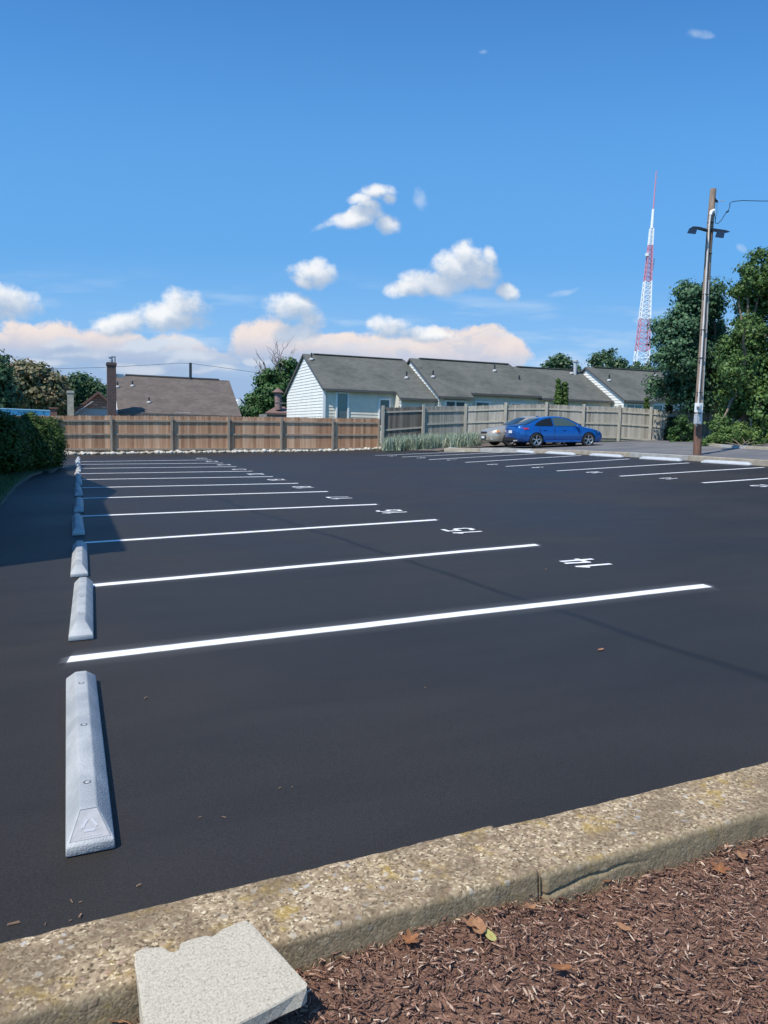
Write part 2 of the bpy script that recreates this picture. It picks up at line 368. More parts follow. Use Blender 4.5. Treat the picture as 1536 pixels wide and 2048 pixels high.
M_FENCEG = mat('grey_boards', (1, 1, 1), 0.9, tint=[(0.26, 0.24, 0.20), (0.34, 0.32, 0.265), (0.40, 0.375, 0.32), (0.46, 0.43, 0.37)], extra=wood_extra)
M_FENCED = mat('dark_grey_boards', (1, 1, 1), 0.9, tint=[(0.11, 0.095, 0.08), (0.17, 0.15, 0.125), (0.22, 0.195, 0.165)], extra=wood_extra)
M_POSTB = mat('brown_post', (0.38, 0.32, 0.25), 0.9, (0.26, 0.21, 0.16), 5, stretch=(4, 4, 0.5))
M_POSTG = mat('grey_post', (0.46, 0.43, 0.35), 0.9, (0.34, 0.31, 0.26), 5, stretch=(4, 4, 0.5))
M_SIDE = mat('white_siding', (0.86, 0.84, 0.77), 0.6, (0.80, 0.78, 0.71), 1.5)
M_SIDEC = mat('cream_siding', (0.74, 0.68, 0.56), 0.6, (0.66, 0.61, 0.50), 1.5)
def shingle_extra(rows):
    def f(t, n, vec, c, b):
        g = n.new('ShaderNodeNewGeometry'); mp = n.new('ShaderNodeMapping'); mp.inputs['Scale'].default_value = (2.2, 0.01, 8); t.links.new(g.outputs['Position'], mp.inputs[0])
        nz = n.new('ShaderNodeTexNoise'); nz.inputs['Scale'].default_value = 1.3; nz.inputs['Detail'].default_value = 2; t.links.new(mp.outputs[0], nz.inputs['Vector'])
        mm = n.new('ShaderNodeMix'); mm.data_type = 'RGBA'; mm.blend_type = 'MULTIPLY'; mm.inputs[0].default_value = 0.55
        cr = n.new('ShaderNodeValToRGB'); cr.color_ramp.elements[0].position = 0.3; cr.color_ramp.elements[0].color = (0.55, 0.55, 0.55, 1); cr.color_ramp.elements[1].position = 0.7
        t.links.new(nz.outputs['Fac'], cr.inputs[0]); t.links.new(c, mm.inputs[6]); t.links.new(cr.outputs[0], mm.inputs[7]); return mm.outputs[2]
    return f
M_ROOF = mat('grey_shingles', (0.135, 0.136, 0.118), 0.95, (0.085, 0.09, 0.078), 0.4, extra=shingle_extra(1), bump=0.4, bscale=30)
M_ROOFB = mat('brown_shingles', (0.155, 0.125, 0.105), 0.95, (0.12, 0.098, 0.083), 1.0, extra=shingle_extra(1), bump=0.4, bscale=30)
def brick_extra(c1, c2, mo, sc=1.0, w=0.22, h=0.075):
    def f(t, n, vec, c, b):
        g = n.new('ShaderNodeNewGeometry'); sp = n.new('ShaderNodeSeparateXYZ'); t.links.new(g.outputs['Position'], sp.inputs[0])
        cb = n.new('ShaderNodeCombineXYZ'); t.links.new(mt('ADD', sp.outputs[0], sp.outputs[1], tree=t), cb.inputs[0]); t.links.new(sp.outputs[2], cb.inputs[1])
        br = n.new('ShaderNodeTexBrick'); br.inputs['Scale'].default_value = 1; br.inputs['Brick Width'].default_value = w; br.inputs['Row Height'].default_value = h; br.inputs['Mortar Size'].default_value = h * 0.13
        br.inputs['Color1'].default_value = (*c1, 1); br.inputs['Color2'].default_value = (*c2, 1); br.inputs['Mortar'].default_value = (*mo, 1)
        t.links.new(cb.outputs[0], br.inputs['Vector']); return br.outputs['Color']
    return f
M_BRICK = mat('red_brick', (1, 1, 1), 0.9, extra=brick_extra((0.23, 0.075, 0.05), (0.15, 0.055, 0.042), (0.22, 0.18, 0.16)))
M_BRICKD = mat('dark_brick', (1, 1, 1), 0.9, extra=brick_extra((0.11, 0.055, 0.05), (0.07, 0.04, 0.038), (0.12, 0.105, 0.10), w=0.3, h=0.12))
M_SHAKE = mat('cedar_shakes', (1, 1, 1), 0.9, extra=brick_extra((0.72, 0.42, 0.28), (0.40, 0.20, 0.14), (0.22, 0.12, 0.09), w=0.5, h=0.22))
M_STONE = mat('pale_concrete', (0.47, 0.44, 0.36), 0.9, (0.36, 0.33, 0.26), 4, bump=0.5)
M_BLUE = mat('blue_roof_metal', (0.20, 0.60, 0.88), 0.5, (0.28, 0.68, 0.92), 3)
M_KERBR = mat('tan_kerb', (0.40, 0.35, 0.27), 0.9, (0.30, 0.26, 0.20), 2.5, bump=0.5, bscale=40)
M_KERBR2 = mat('grey_kerb', (0.40, 0.39, 0.36), 0.9, (0.31, 0.30, 0.28), 2.5, bump=0.5, bscale=40)
M_ROCK = mat('river_rock', (0.52, 0.47, 0.38), 0.85, (0.34, 0.29, 0.23), 7, bump=0.5, bscale=20)
M_ROCKW = mat('white_rock', (0.66, 0.63, 0.56), 0.85, (0.48, 0.44, 0.37), 7, bump=0.5, bscale=20)
def leafmat(name, a, b_, c_, d=None):
    return mat(name, (1, 1, 1), 0.55, tint=[a, b_, c_] + ([d] if d else []), trans=0.22, spec=0.3)
L_MAPLE = leafmat('maple_leaves', (0.040, 0.090, 0.048), (0.075, 0.155, 0.078), (0.13, 0.24, 0.11))
L_BIG = leafmat('big_tree_leaves', (0.035, 0.078, 0.022), (0.085, 0.155, 0.042), (0.165, 0.26, 0.07))
L_HEDGE = leafmat('hedge_leaves', (0.020, 0.050, 0.010), (0.055, 0.105, 0.020), (0.130, 0.190, 0.035))
L_OCHRE = leafmat('seeding_tree_leaves', (0.060, 0.085, 0.04), (0.12, 0.145, 0.065), (0.22, 0.19, 0.10), (0.36, 0.23, 0.13))
L_FAR = leafmat('far_tree_leaves', (0.04, 0.085, 0.045), (0.07, 0.13, 0.06), (0.11, 0.18, 0.08))
L_IVY = leafmat('ivy_leaves', (0.03, 0.08, 0.025), (0.055, 0.125, 0.035), (0.10, 0.19, 0.05))
L_THUJA = leafmat('arborvitae_leaves', (0.045, 0.10, 0.02), (0.08, 0.145, 0.03), (0.12, 0.19, 0.045))
L_BUSH = leafmat('low_bush_leaves', (0.06, 0.115, 0.03), (0.12, 0.20, 0.05), (0.20, 0.29, 0.08))
L_BLUEGR = leafmat('blue_grass_blades', (0.20, 0.25, 0.14), (0.30, 0.38, 0.27), (0.45, 0.52, 0.42), (0.58, 0.52, 0.36))
L_GRASSY = leafmat('lawn_blades', (0.02, 0.06, 0.012), (0.04, 0.10, 0.02), (0.06, 0.13, 0.03))

# ------------------------------------------------------------------ ground sheets
KP = [(18.9, -30), (18.9, 8), (18.95, 16.9), (19.25, 20.5), (19.28, 23.5), (19.09, 26.3), (18.45, 29.0), (17.35, 31.6), (16.4, 33.4)]
def kx(y):
    for (x0, y0), (x1, y1) in zip(KP, KP[1:]):
        if y0 <= y <= y1: return x0 + (x1 - x0) * (y - y0) / (y1 - y0)
    return 16.4 - (y - 33.4) * 0.42 if y > 33.4 else 18.9
def grid(name, xs, ys, zf, m, **kw):
    xs = np.array(xs); ys = np.array(ys)
    V = [(x, y, zf(x, y)) for y in ys for x in xs]; n = len(xs)
    F = [(j * n + i, j * n + i + 1, (j + 1) * n + i + 1, (j + 1) * n + i) for j in range(len(ys) - 1) for i in range(n - 1)]
    return npmesh(name, V, F, m, smooth=True, **kw)
def ground_z(x, y):
    if y < 1.5 and abs(x) < 6: return T(x) - 0.2
    if x > kx(y) + 0.35: return T(x) + 0.04
    return T(x) - 0.10
gx = [-900, -300, -100, -40, -20] + list(np.arange(-10, 45, 0.5)) + [50, 70, 120, 300, 900]
gy = [-300, -60, -20] + list(np.arange(-6, 62, 0.5)) + [70, 90, 130, 300, 1200]
tag(grid('ground', gx, gy, ground_z, M_GROUND), kind='structure')
# fresh sealed car park
rows = []; V = []; F = []
ys = list(np.arange(2.0, 38.61, 0.4))
for y in ys:
    xr = kx(y) + 0.02
    for i in range(41):
        x = -7.0 + (xr + 7.0) * i / 40; V.append((x, y, T(x)))
for j in range(len(ys) - 1):
    for i in range(40): F.append((j * 41 + i, j * 41 + i + 1, (j + 1) * 41 + i + 1, (j + 1) * 41 + i))
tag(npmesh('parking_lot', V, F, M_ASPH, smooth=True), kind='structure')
# the older, higher lot to the right
V = []; F = []
ys = list(np.arange(-6, 33.9, 0.5)); xu = list(np.arange(0, 1.01, 0.04))
for y in ys:
    x0 = kx(y) + 0.13
    for k in xu: x = x0 + (40 - x0) * k; V.append((x, y, T(x) + 0.10))
n = len(xu)
for j in range(len(ys) - 1):
    for i in range(n - 1): F.append((j * n + i, j * n + i + 1, (j + 1) * n + i + 1, (j + 1) * n + i))
tag(npmesh('road', V, F, M_ROAD, smooth=True), kind='structure')

# ------------------------------------------------------------------ noise helper for displaced meshes
def vnoise(x, y, seed=0):
    def h(i, j):
        n = (i * 374761393 + j * 668265263 + seed * 69069) & 0xffffffff
        n = ((n ^ (n >> 13)) * 1274126177) & 0xffffffff
        return ((n ^ (n >> 16)) & 0xffff) / 65535.0
    xi = np.floor(x).astype(np.int64); yi = np.floor(y).astype(np.int64); xf = x - xi; yf = y - yi
    u = xf * xf * (3 - 2 * xf); v = yf * yf * (3 - 2 * yf)
    return (h(xi, yi) * (1 - u) + h(xi + 1, yi) * u) * (1 - v) + (h(xi, yi + 1) * (1 - u) + h(xi + 1, yi + 1) * u) * v
def fbm(x, y, o=4, seed=0):
    s = 0; a = 0.5
    for k in range(o): s = s + a * vnoise(x * 2 ** k, y * 2 ** k, seed + k); a /= 2
    return s

# ------------------------------------------------------------------ near kerb
def kerb_extra(t, n, vec, c, b):
    g = n.new('ShaderNodeNewGeometry'); P = g.outputs['Position']
    dist = n.new('ShaderNodeTexNoise'); dist.inputs['Scale'].default_value = 40; t.links.new(P, dist.inputs['Vector'])
    pv = vm('ADD', P, vm('SCALE', dist.outputs['Color'], None, t).outputs[0], t)
    pv.inputs[1].links[0].from_node.inputs['Scale'].default_value = 0.02
    v1 = n.new('ShaderNodeTexVoronoi'); v1.inputs['Scale'].default_value = 120; t.links.new(pv.outputs[0], v1.inputs['Vector'])
    v2 = n.new('ShaderNodeTexVoronoi'); v2.inputs['Scale'].default_value = 38; t.links.new(pv.outputs[0], v2.inputs['Vector'])
    s1 = n.new('ShaderNodeSeparateColor'); t.links.new(v1.outputs['Color'], s1.inputs[0])
    s2 = n.new('ShaderNodeSeparateColor'); t.links.new(v2.outputs['Color'], s2.inputs[0])
    cr = n.new('ShaderNodeValToRGB'); e = cr.color_ramp.elements
    e[0].position = 0; e[0].color = (0.07, 0.052, 0.03, 1); e[1].position = 1; e[1].color = (0.74, 0.63, 0.42, 1)
    for p, cc in ((0.3, (0.25, 0.18, 0.11, 1)), (0.6, (0.39, 0.29, 0.18, 1)), (0.82, (0.52, 0.405, 0.26, 1))):
        q = e.new(p); q.color = cc
    t.links.new(s1.outputs[0], cr.inputs[0]); col = cr.outputs[0]
    # mortar between small stones
    col = mixc(mt('MULTIPLY', smooth(v1.outputs['Distance'], 0.25, 0.65, t), 0.5, tree=t), col, (0.31, 0.23, 0.145), t)
    # bigger exposed pebbles
    peb = mt('MULTIPLY', smooth(v2.outputs['Distance'], 0.38, 0.30, t), smooth(s2.outputs[1], 0.60, 0.64, t), tree=t)
    cr2 = n.new('ShaderNodeValToRGB'); e = cr2.color_ramp.elements
    e[0].color = (0.20, 0.15, 0.12, 1); e[1].color = (0.70, 0.66, 0.56, 1)
    for p, cc in ((0.3, (0.36, 0.22, 0.16, 1)), (0.55, (0.45, 0.38, 0.26, 1)), (0.75, (0.34, 0.33, 0.32, 1))):
        q = e.new(p); q.color = cc
    t.links.new(s2.outputs[2], cr2.inputs[0]); col = mixc(mt('MULTIPLY', peb, 0.7, tree=t), col, cr2.outputs[0], t)
    # yellow lichen and dark algae patches
    ln = n.new('ShaderNodeTexNoise'); ln.inputs['Scale'].default_value = 7; ln.inputs['Detail'].default_value = 8; ln.inputs['Roughness'].default_value = 0.7; t.links.new(P, ln.inputs['Vector'])
    col = mixc(mt('MULTIPLY', smooth(ln.outputs['Fac'], 0.54, 0.64, t), 0.6, tree=t), col, (0.40, 0.27, 0.06), t)
    l2 = n.new('ShaderNodeTexNoise'); l2.inputs['Scale'].default_value = 5; l2.inputs['Detail'].default_value = 8; l2.inputs['Roughness'].default_value = 0.7; t.links.new(vm('ADD', P, (7, 3, 1), t).outputs[0], l2.inputs['Vector'])
    col = mixc(mt('MULTIPLY', smooth(l2.outputs['Fac'], 0.44, 0.60, t), 0.62, tree=t), col, (0.16, 0.115, 0.07), t)
    # the riser is smoother and mixed towards a darker brown
    sp = n.new('ShaderNodeSeparateXYZ'); t.links.new(P, sp.inputs[0])
    face = smooth(mt('ADD', mt('SUBTRACT', sp.outputs[1], mt('MULTIPLY', sp.outputs[0], 0.032, tree=t), tree=t), mt('MULTIPLY', ln.outputs['Fac'], 0.04, tree=t), tree=t), 1.755, 1.725, t)
    col = mixc(mt('MULTIPLY', face, 0.75, tree=t), col, (0.21, 0.165, 0.10), t)
    bp = n.new('ShaderNodeBump'); bp.inputs['Strength'].default_value = 0.4; bp.inputs['Distance'].default_value = 0.0035
    hh = mt('ADD', mt('MULTIPLY', peb, 0.6, tree=t), mt('MULTIPLY', v1.outputs['Distance'], -0.9, tree=t), tree=t)
    t.links.new(hh, bp.inputs['Height']); t.links.new(bp.outputs[0], b.inputs['Normal'])
    return col
M_KERB = mat('exposed_aggregate', (0.3, 0.25, 0.15), 0.95, spec=0.2, extra=kerb_extra)
def kerb_section(x0, x1, dy, dz, seed):
    nx = max(8, int((x1 - x0) / 0.006)) if x0 > -1.2 and x1 < 3.6 else max(8, int((x1 - x0) / 0.02))
    prof = []       # (y, z) from mulch side up over the top to the lot side
    for z in np.linspace(-0.06, 0.135, 46): prof.append((1.715 - 0.10 * (0.135 - z), z))
    for a in np.linspace(0, math.pi / 2, 7)[1:]: prof.append((1.715 + 0.016 * (1 - math.cos(a)), 0.135 + 0.018 * math.sin(a)))
    for y in np.linspace(1.731, 1.985, 42)[1:]: prof.append((y, 0.153))
    for a in np.linspace(0, math.pi / 2, 4)[1:]: prof.append((1.985 + 0.01 * math.sin(a), 0.153 - 0.01 * (1 - math.cos(a))))
    for z in np.linspace(0.14, -0.05, 6)[1:]: prof.append((1.996, z))
    P = np.array(prof); xs = np.linspace(x0, x1, nx); XX, PY = np.meshgrid(xs, P[:, 0], indexing='ij'); _, PZ = np.meshgrid(xs, P[:, 1], indexing='ij')
    top = np.clip((PZ - 0.10) / 0.05, 0, 1)
    d1 = fbm(XX * 60, (PY + PZ) * 60, 3, seed) - 0.45; d2 = fbm(XX * 9, (PY + PZ) * 9, 3, seed + 9) - 0.45
    pits = np.clip(fbm(XX * 33, (PY + PZ) * 33, 2, seed + 30) - 0.62, 0, 1) * -0.05
    edge = fbm(XX * 9, PZ * 6, 4, seed + 4) - 0.45
    Z = PZ + top * (0.0022 * d1 + 0.008 * d2 + pits) + dz + SL * XX
    Y = PY + dy + 0.032 * XX + (PY < 1.74) * (0.0025 * d1 + 0.013 * edge) - (PY > 1.97) * (0.016 * np.abs(edge))
    if seed == 3:      # weathered crack running along the riser from the joint
        zc = 0.112 - 0.030 * np.exp(-(XX - 1.22) * 9) + 0.010 * (fbm(XX * 16, XX * 0, 3, 77) - 0.45) * 2
        cr = np.exp(-((PZ - zc) / 0.005) ** 2) * (PY < 1.74) * np.clip((1.62 - XX) * 4, 0, 1)
        Y = Y + 0.009 * cr; Y = Y - (PY < 1.74) * (PZ < zc) * np.clip((1.5 - XX) * 5, 0, 1) * 0.004
        Y = Y + (PY < 1.74) * np.exp(-((XX - 1.215) / 0.008) ** 2) * 0.02
    V = np.stack([XX, Y, Z], -1).reshape(-1, 3); m = len(prof)
    I = np.arange(nx - 1)[:, None] * m + np.arange(m - 1)[None, :]
    F = np.stack([I, I + m, I + m + 1, I + 1], -1).reshape(-1, 4)
    # end caps
    o = npmesh('kerb', V, F, M_KERB, loc=((x0 + x1) / 2, 1.85, 0), smooth=True)
    bm = bmesh.new(); bm.from_mesh(o.data); bm.verts.ensure_lookup_table()
    for s in (0, nx - 1): bm.faces.new([bm.verts[s * m + k] for k in range(m)])
    bmesh.ops.recalc_face_normals(bm, faces=bm.faces); bm.to_mesh(o.data); bm.free()
    return tag(o, kind='structure')
kerb_section(-6.0, -1.2, 0, 0, 1)
kerb_section(-1.196, 1.205, 0.0, 0.0, 2)
kerb_section(1.2075, 3.55, -0.012, -0.004, 3)
kerb_section(3.556, 9.0, 0, 0, 4)

# ------------------------------------------------------------------ mulch bed
def mulch_z(x, y):
    return T(x) + 0.052 - 0.010 * max(0.0, min(1.0, (y - 0.032 * x - 1.45) * 5)) + 0.035 * vnoise(np.array([x * 3.0]), np.array([y * 3.0]), 5)[0] + 0.018 * vnoise(np.array([x * 11.0]), np.array([y * 11.0]), 6)[0]
M_MULCHB = mat('mulch_soil', (0.13, 0.066, 0.043), 0.95, (0.24, 0.135, 0.09), 60, bump=0.9, bscale=80)
tag(grid('soil', np.arange(-6, 9.01, 0.1), np.arange(-2.0, 1.89, 0.1), lambda x, y: mulch_z(x, y) - 0.008, M_MULCHB), kind='structure')
M_CHIP = mat('bark_chips', (1, 1, 1), 0.8, tint=[(0.11, 0.052, 0.034), (0.21, 0.105, 0.068), (0.31, 0.17, 0.112), (0.44, 0.27, 0.185), (0.68, 0.52, 0.38)], col2=None, bump=0.5, bscale=150)
def chips(n, x0, x1, y0, y1, seed, lo=0.012, hi=0.055):
    g = np.random.default_rng(seed); V = []; F = []; t = []
    for i in range(n):
        x = g.uniform(x0, x1); y = g.uniform(y0, y1) + 0.032 * x; z = mulch_z(x, y) + g.uniform(-0.004, 0.014)
        L = lo + (hi - lo) * g.random() ** 1.8; w = L * g.uniform(0.10, 0.30); w = min(w, 0.012); h = w * g.uniform(0.2, 0.5)
        a = g.uniform(0, 2 * math.pi); tl = g.normal(0, 0.17); rl = g.normal(0, 0.5)
        d = np.array([math.cos(a) * math.cos(tl), math.sin(a) * math.cos(tl), math.sin(tl)])
        s = np.array([-math.sin(a), math.cos(a), 0]); u = np.cross(d, s); s2 = s * math.cos(rl) + u * math.sin(rl); u2 = np.cross(d, s2)
        c = np.array([x, y, z]); b = len(V); k1, k2 = g.uniform(0.25, 1, 2); bend = u2 * L * g.normal(0, 0.05)
        for (p, q) in ((-0.5, k1), (0.0, 1.0), (0.5, k2)):
            m = c + d * L * p + (bend if p == 0 else 0)
            V += [m - s2 * w * q / 2, m + s2 * w * q / 2, m + s2 * w * q * 0.35 + u2 * h, m - s2 * w * q * 0.35 + u2 * h]
        for r in (0, 4):
            for k in range(4): F.append((b + r + k, b + r + (k + 1) % 4, b + r + 4 + (k + 1) % 4, b + r + 4 + k))
        F.append((b, b + 3, b + 2, b + 1)); F.append((b + 8, b + 9, b + 10, b + 11))
        tt = g.random() ** 1.5 * 0.8; tt = g.uniform(0.8, 1.0) if g.random() < 0.09 else tt
        t += [tt] * 10
    return V, F, t
V, F, t = chips(15000, -0.35, 2.75, 0.72, 1.73, 11, 0.007, 0.034)
Vf, Ff, tf = chips(30000, -0.2, 2.7, 0.8, 1.73, 14, 0.005, 0.022)
b0 = len(V); F += [tuple(i + b0 for i in f) for f in Ff]; V += Vf; t += tf
V2, F2, t2 = chips(3000, 2.75, 6.0, 0.2, 1.73, 12, 0.02, 0.07); V3, F3, t3 = chips(2500, -3.5, -0.35, 0.2, 1.73, 13, 0.02, 0.07)
b0 = len(V); F += [tuple(i + b0 for i in f) for f in F2]; V += V2; t += t2
b0 = len(V); F += [tuple(i + b0 for i in f) for f in F3]; V += V3; t += t3
tag(npmesh('mulch', V, F, M_CHIP, tint=t), 'reddish brown shredded bark mulch filling the bed in front of the kerb', 'mulch', kind='stuff')

# ------------------------------------------------------------------ concrete slab lying on the kerb
def slab_extra(t, n, vec, c, b):
    g = n.new('ShaderNodeNewGeometry'); v = n.new('ShaderNodeTexVoronoi'); v.inputs['Scale'].default_value = 170; t.links.new(g.outputs['Position'], v.inputs['Vector'])
    nz = n.new('ShaderNodeTexNoise'); nz.inputs['Scale'].default_value = 190; nz.inputs['Detail'].default_value = 6; nz.inputs['Roughness'].default_value = 0.7; t.links.new(g.outputs['Position'], nz.inputs['Vector'])
    c = mixc(smooth(nz.outputs['Fac'], 0.36, 0.64, t), (0.39, 0.345, 0.265), (0.56, 0.505, 0.405), t)
    c = mixc(mt('MULTIPLY', smooth(nz.outputs['Fac'], 0.41, 0.33, t), 0.8, tree=t), c, (0.19, 0.155, 0.11), t)
    bp = n.new('ShaderNodeBump'); bp.inputs['Strength'].default_value = 0.5; bp.inputs['Distance'].default_value = 0.003
    t.links.new(nz.outputs['Fac'], bp.inputs['Height']); t.links.new(bp.outputs[0], b.inputs['Normal']); return c
M_SLAB = mat('porous_slab', (0.5, 0.46, 0.38), 0.95, spec=0.2, extra=slab_extra)
def slab():
    # plane: resting on the kerb top at the back, sagging to the mulch in front
    def on(px, py):
        d = ray(px, py); lo, hi = 0.0, 0.01
        for _ in range(50):
            m = (lo + hi) / 2; p = m * d; pl = SL * p[0] + 0.198 - (1.82 - p[1]) * 0.13
            if HCAM + p[2] > pl: lo = m
            else: hi = m
        p = lo * d; return Vector((p[0], p[1], HCAM + p[2]))
    out = [(272, 1902), (285, 1897), (305, 1895), (322, 1893), (332, 1901), (345, 1903), (358, 1899), (362, 1888), (374, 1880), (400, 1872), (412, 1870), (424, 1873), (436, 1866), (445, 1858), (470, 1846), (490, 1839), (504, 1846), (530, 1872), (560, 1905), (590, 1940), (612, 1966), (614, 1976),
           (598, 1986), (560, 2004), (510, 2030), (470, 2050), (420, 2072), (360, 2096), (300, 2112), (292, 2100), (284, 2040), (279, 1980), (271, 1925)]
    pts = [on(*p) for p in out]; n = len(pts); c = sum(pts, Vector()) / n
    th = Vector((0.006, 0.004, -0.036))
    b = MB(); vs = []; levels = [(0.93, 0.0), (0.990, -0.0006), (1.0, -0.004), (1.002, -0.032), (0.985, -0.040)]
    jit = [rnd.uniform(-1, 1) for _ in range(n)]
    for s, dz in levels:
        for i, p in enumerate(pts):
            q = c + (p - c) * s; j = 0.0022 * math.sin(i * 5.1 + dz * 300) * (1 + jit[i]) if dz < 0 else 0
            vs.append(q + Vector((j, -j, dz)))
    fs = [tuple(range(n))]
    for l in range(len(levels) - 1):
        for i in range(n): fs.append((l * n + i, l * n + (i + 1) % n, (l + 1) * n + (i + 1) % n, (l + 1) * n + i))
    fs.append(tuple((len(levels) - 1) * n + i for i in range(n))[::-1])
    b.add(vs, fs); o = b.build('concrete_slab', M_SLAB, loc=c)
    tag(o, 'broken pale concrete slab leaning on the near kerb over the mulch', 'slab')
slab()

# ------------------------------------------------------------------ parking lines and stall numbers
LEFT = [(-0.06, 4.92, 5.15, 5.15), (0.06, 7.15, 5.03, 7.69), (0.06, 9.83, 4.96, 10.28), (0.06, 12.71, 4.93, 12.68), (0.08, 15.81, 4.91, 15.5), (0.09, 18.46, 4.93, 17.93), (0.11, 21.20, 4.93, 20.5), (0.11, 23.77, 4.93, 23.1), (0.13, 26.57, 4.95, 25.75), (0.14, 29.21, 4.96, 28.3), (0.15, 31.43, 4.97, 31.0)]
RIGHT = [(13.84, 14.19, 18.5, 14.0), (13.62, 16.94, 18.52, 16.70), (13.44, 19.62, 18.44, 19.57), (13.32, 22.40, 18.51, 22.58), (13.32, 25.30, 18.70, 25.70), (13.09, 27.96, 18.25, 28.22), (13.04, 30.63, 17.81, 30.35), (12.62, 32.78, 17.33, 32.34)]
ORD = ['nearest', 'second', 'third', 'fourth', 'fifth', 'sixth', 'seventh', 'eighth', 'ninth', 'tenth', 'eleventh', 'twelfth']
def paint_halo_mat():
    m = bpy.data.materials.new('paint_with_halo'); m.use_nodes = True; t = m.node_tree; n = t.nodes; b = n['Principled BSDF']
    g = n.new('ShaderNodeNewGeometry'); b.inputs['Roughness'].default_value = 0.7
    nz = n.new('ShaderNodeTexNoise'); nz.inputs['Scale'].default_value = 75; nz.inputs['Detail'].default_value = 5; nz.inputs['Roughness'].default_value = 0.65; t.links.new(g.outputs['Position'], nz.inputs['Vector'])
    n2 = n.new('ShaderNodeTexNoise'); n2.inputs['Scale'].default_value = 6; n2.inputs['Detail'].default_value = 3; t.links.new(g.outputs['Position'], n2.inputs['Vector'])
    at = n.new('ShaderNodeAttribute'); at.attribute_name = 'cover'
    t.links.new(mixc(smooth(n2.outputs['Fac'], 0.35, 0.65, t), (0.86, 0.87, 0.88), (0.76, 0.77, 0.78), t), b.inputs['Base Color'])
    wear = smooth(mt('ADD', nz.outputs['Fac'], mt('MULTIPLY', mt('SUBTRACT', n2.outputs['Fac'], 0.5, tree=t), 0.3, tree=t), tree=t), 0.26, 0.36, t)
    k = mt('MULTIPLY', at.outputs['Fac'], mt('ADD', mt('MULTIPLY', wear, 0.8, tree=t), 0.2, tree=t), tree=t)
    tr = n.new('ShaderNodeBsdfTransparent'); ms = n.new('ShaderNodeMixShader'); t.links.new(k, ms.inputs[0]); t.links.new(tr.outputs[0], ms.inputs[1]); t.links.new(b.outputs[0], ms.inputs[2]); t.links.new(ms.outputs[0], n['Material Output'].inputs[0])
    return m
M_PAINTHALO = paint_halo_mat()
def line(x0, y0, x1, y1, w, label, group):
    n = 80; V = []; F = []; C = []; offs = [(-.22, 0), (-.10, .035), (-.012 - w / 2, .12), (.004 - w / 2, 1), (w / 2 - .004, 1), (w / 2 + .012, .12), (.10, .035), (.22, 0)]; m = len(offs)  # outer strips paint a soft glow-like halo along both edges
    L = x1 - x0; ks = [-.06 / L, -.008 / L] + [i / n for i in range(n + 1)] + [1 + .008 / L, 1 + .07 / L]
    for j, k in enumerate(ks):
        x = x0 + L * k; y = y0 + (y1 - y0) * k; wob = .004 * math.sin(k * 17 + y0) + rnd.uniform(-1, 1) * .0015
        for o, c in offs:
            V.append((x + o * .15, y + o + wob, T(x) + .004)); C.append(c if 2 <= j <= len(ks) - 3 else (c * .12 if j in (1, len(ks) - 2) else 0))
    for i in range(len(ks) - 1):
        for q in range(m - 1): F.append((i * m + q, (i + 1) * m + q, (i + 1) * m + q + 1, i * m + q + 1))
    o = npmesh('parking_line', V, F, M_PAINTHALO, loc=((x0 + x1) / 2, (y0 + y1) / 2, T((x0 + x1) / 2)))
    at = o.data.attributes.new('cover', 'FLOAT', 'POINT'); at.data.foreach_set('value', C); tag(o, label, 'parking line', group)
def line_plain(x0, y0, x1, y1, w, label, group):
    n = 40; V = []; F = []
    for i in range(n + 1):
        k = i / n; x = x0 + (x1 - x0) * k; y = y0 + (y1 - y0) * k
        for s in (-1, 1):
            yy = y + s * (w / 2) + rnd.uniform(-1, 1) * 0.0025; V.append((x + (0.015 * s if i == n else 0), yy, T(x) + 0.004))
    for i in range(n): F.append((2 * i, 2 * i + 2, 2 * i + 3, 2 * i + 1))
    tag(npmesh('parking_line', V, F, M_PAINT, loc=((x0 + x1) / 2, (y0 + y1) / 2, T((x0 + x1) / 2))), label, 'parking line', group)
for i, q in enumerate(LEFT):
    lab = 'long bright white painted line nearest the camera, in front of the nearest stop' if i == 0 else '%s white line counted from the camera in the left row of stalls' % ORD[i]
    if i == 10: lab = 'farthest white line of the left row, just in front of the rocks'
    line(*q, 0.115, lab, 'white lines between the left stalls')
for i, q in enumerate(RIGHT):
    lab = 'white line cut by the right edge of the photo, nearest of the right row' if i == 0 else '%s white line counted from the camera in the right row by the tan kerb' % ORD[i]
    if i == 7: lab = 'farthest and faintest white line of the right row, by the blue grass'
    line(*q, 0.115, lab, 'white lines between the right stalls')
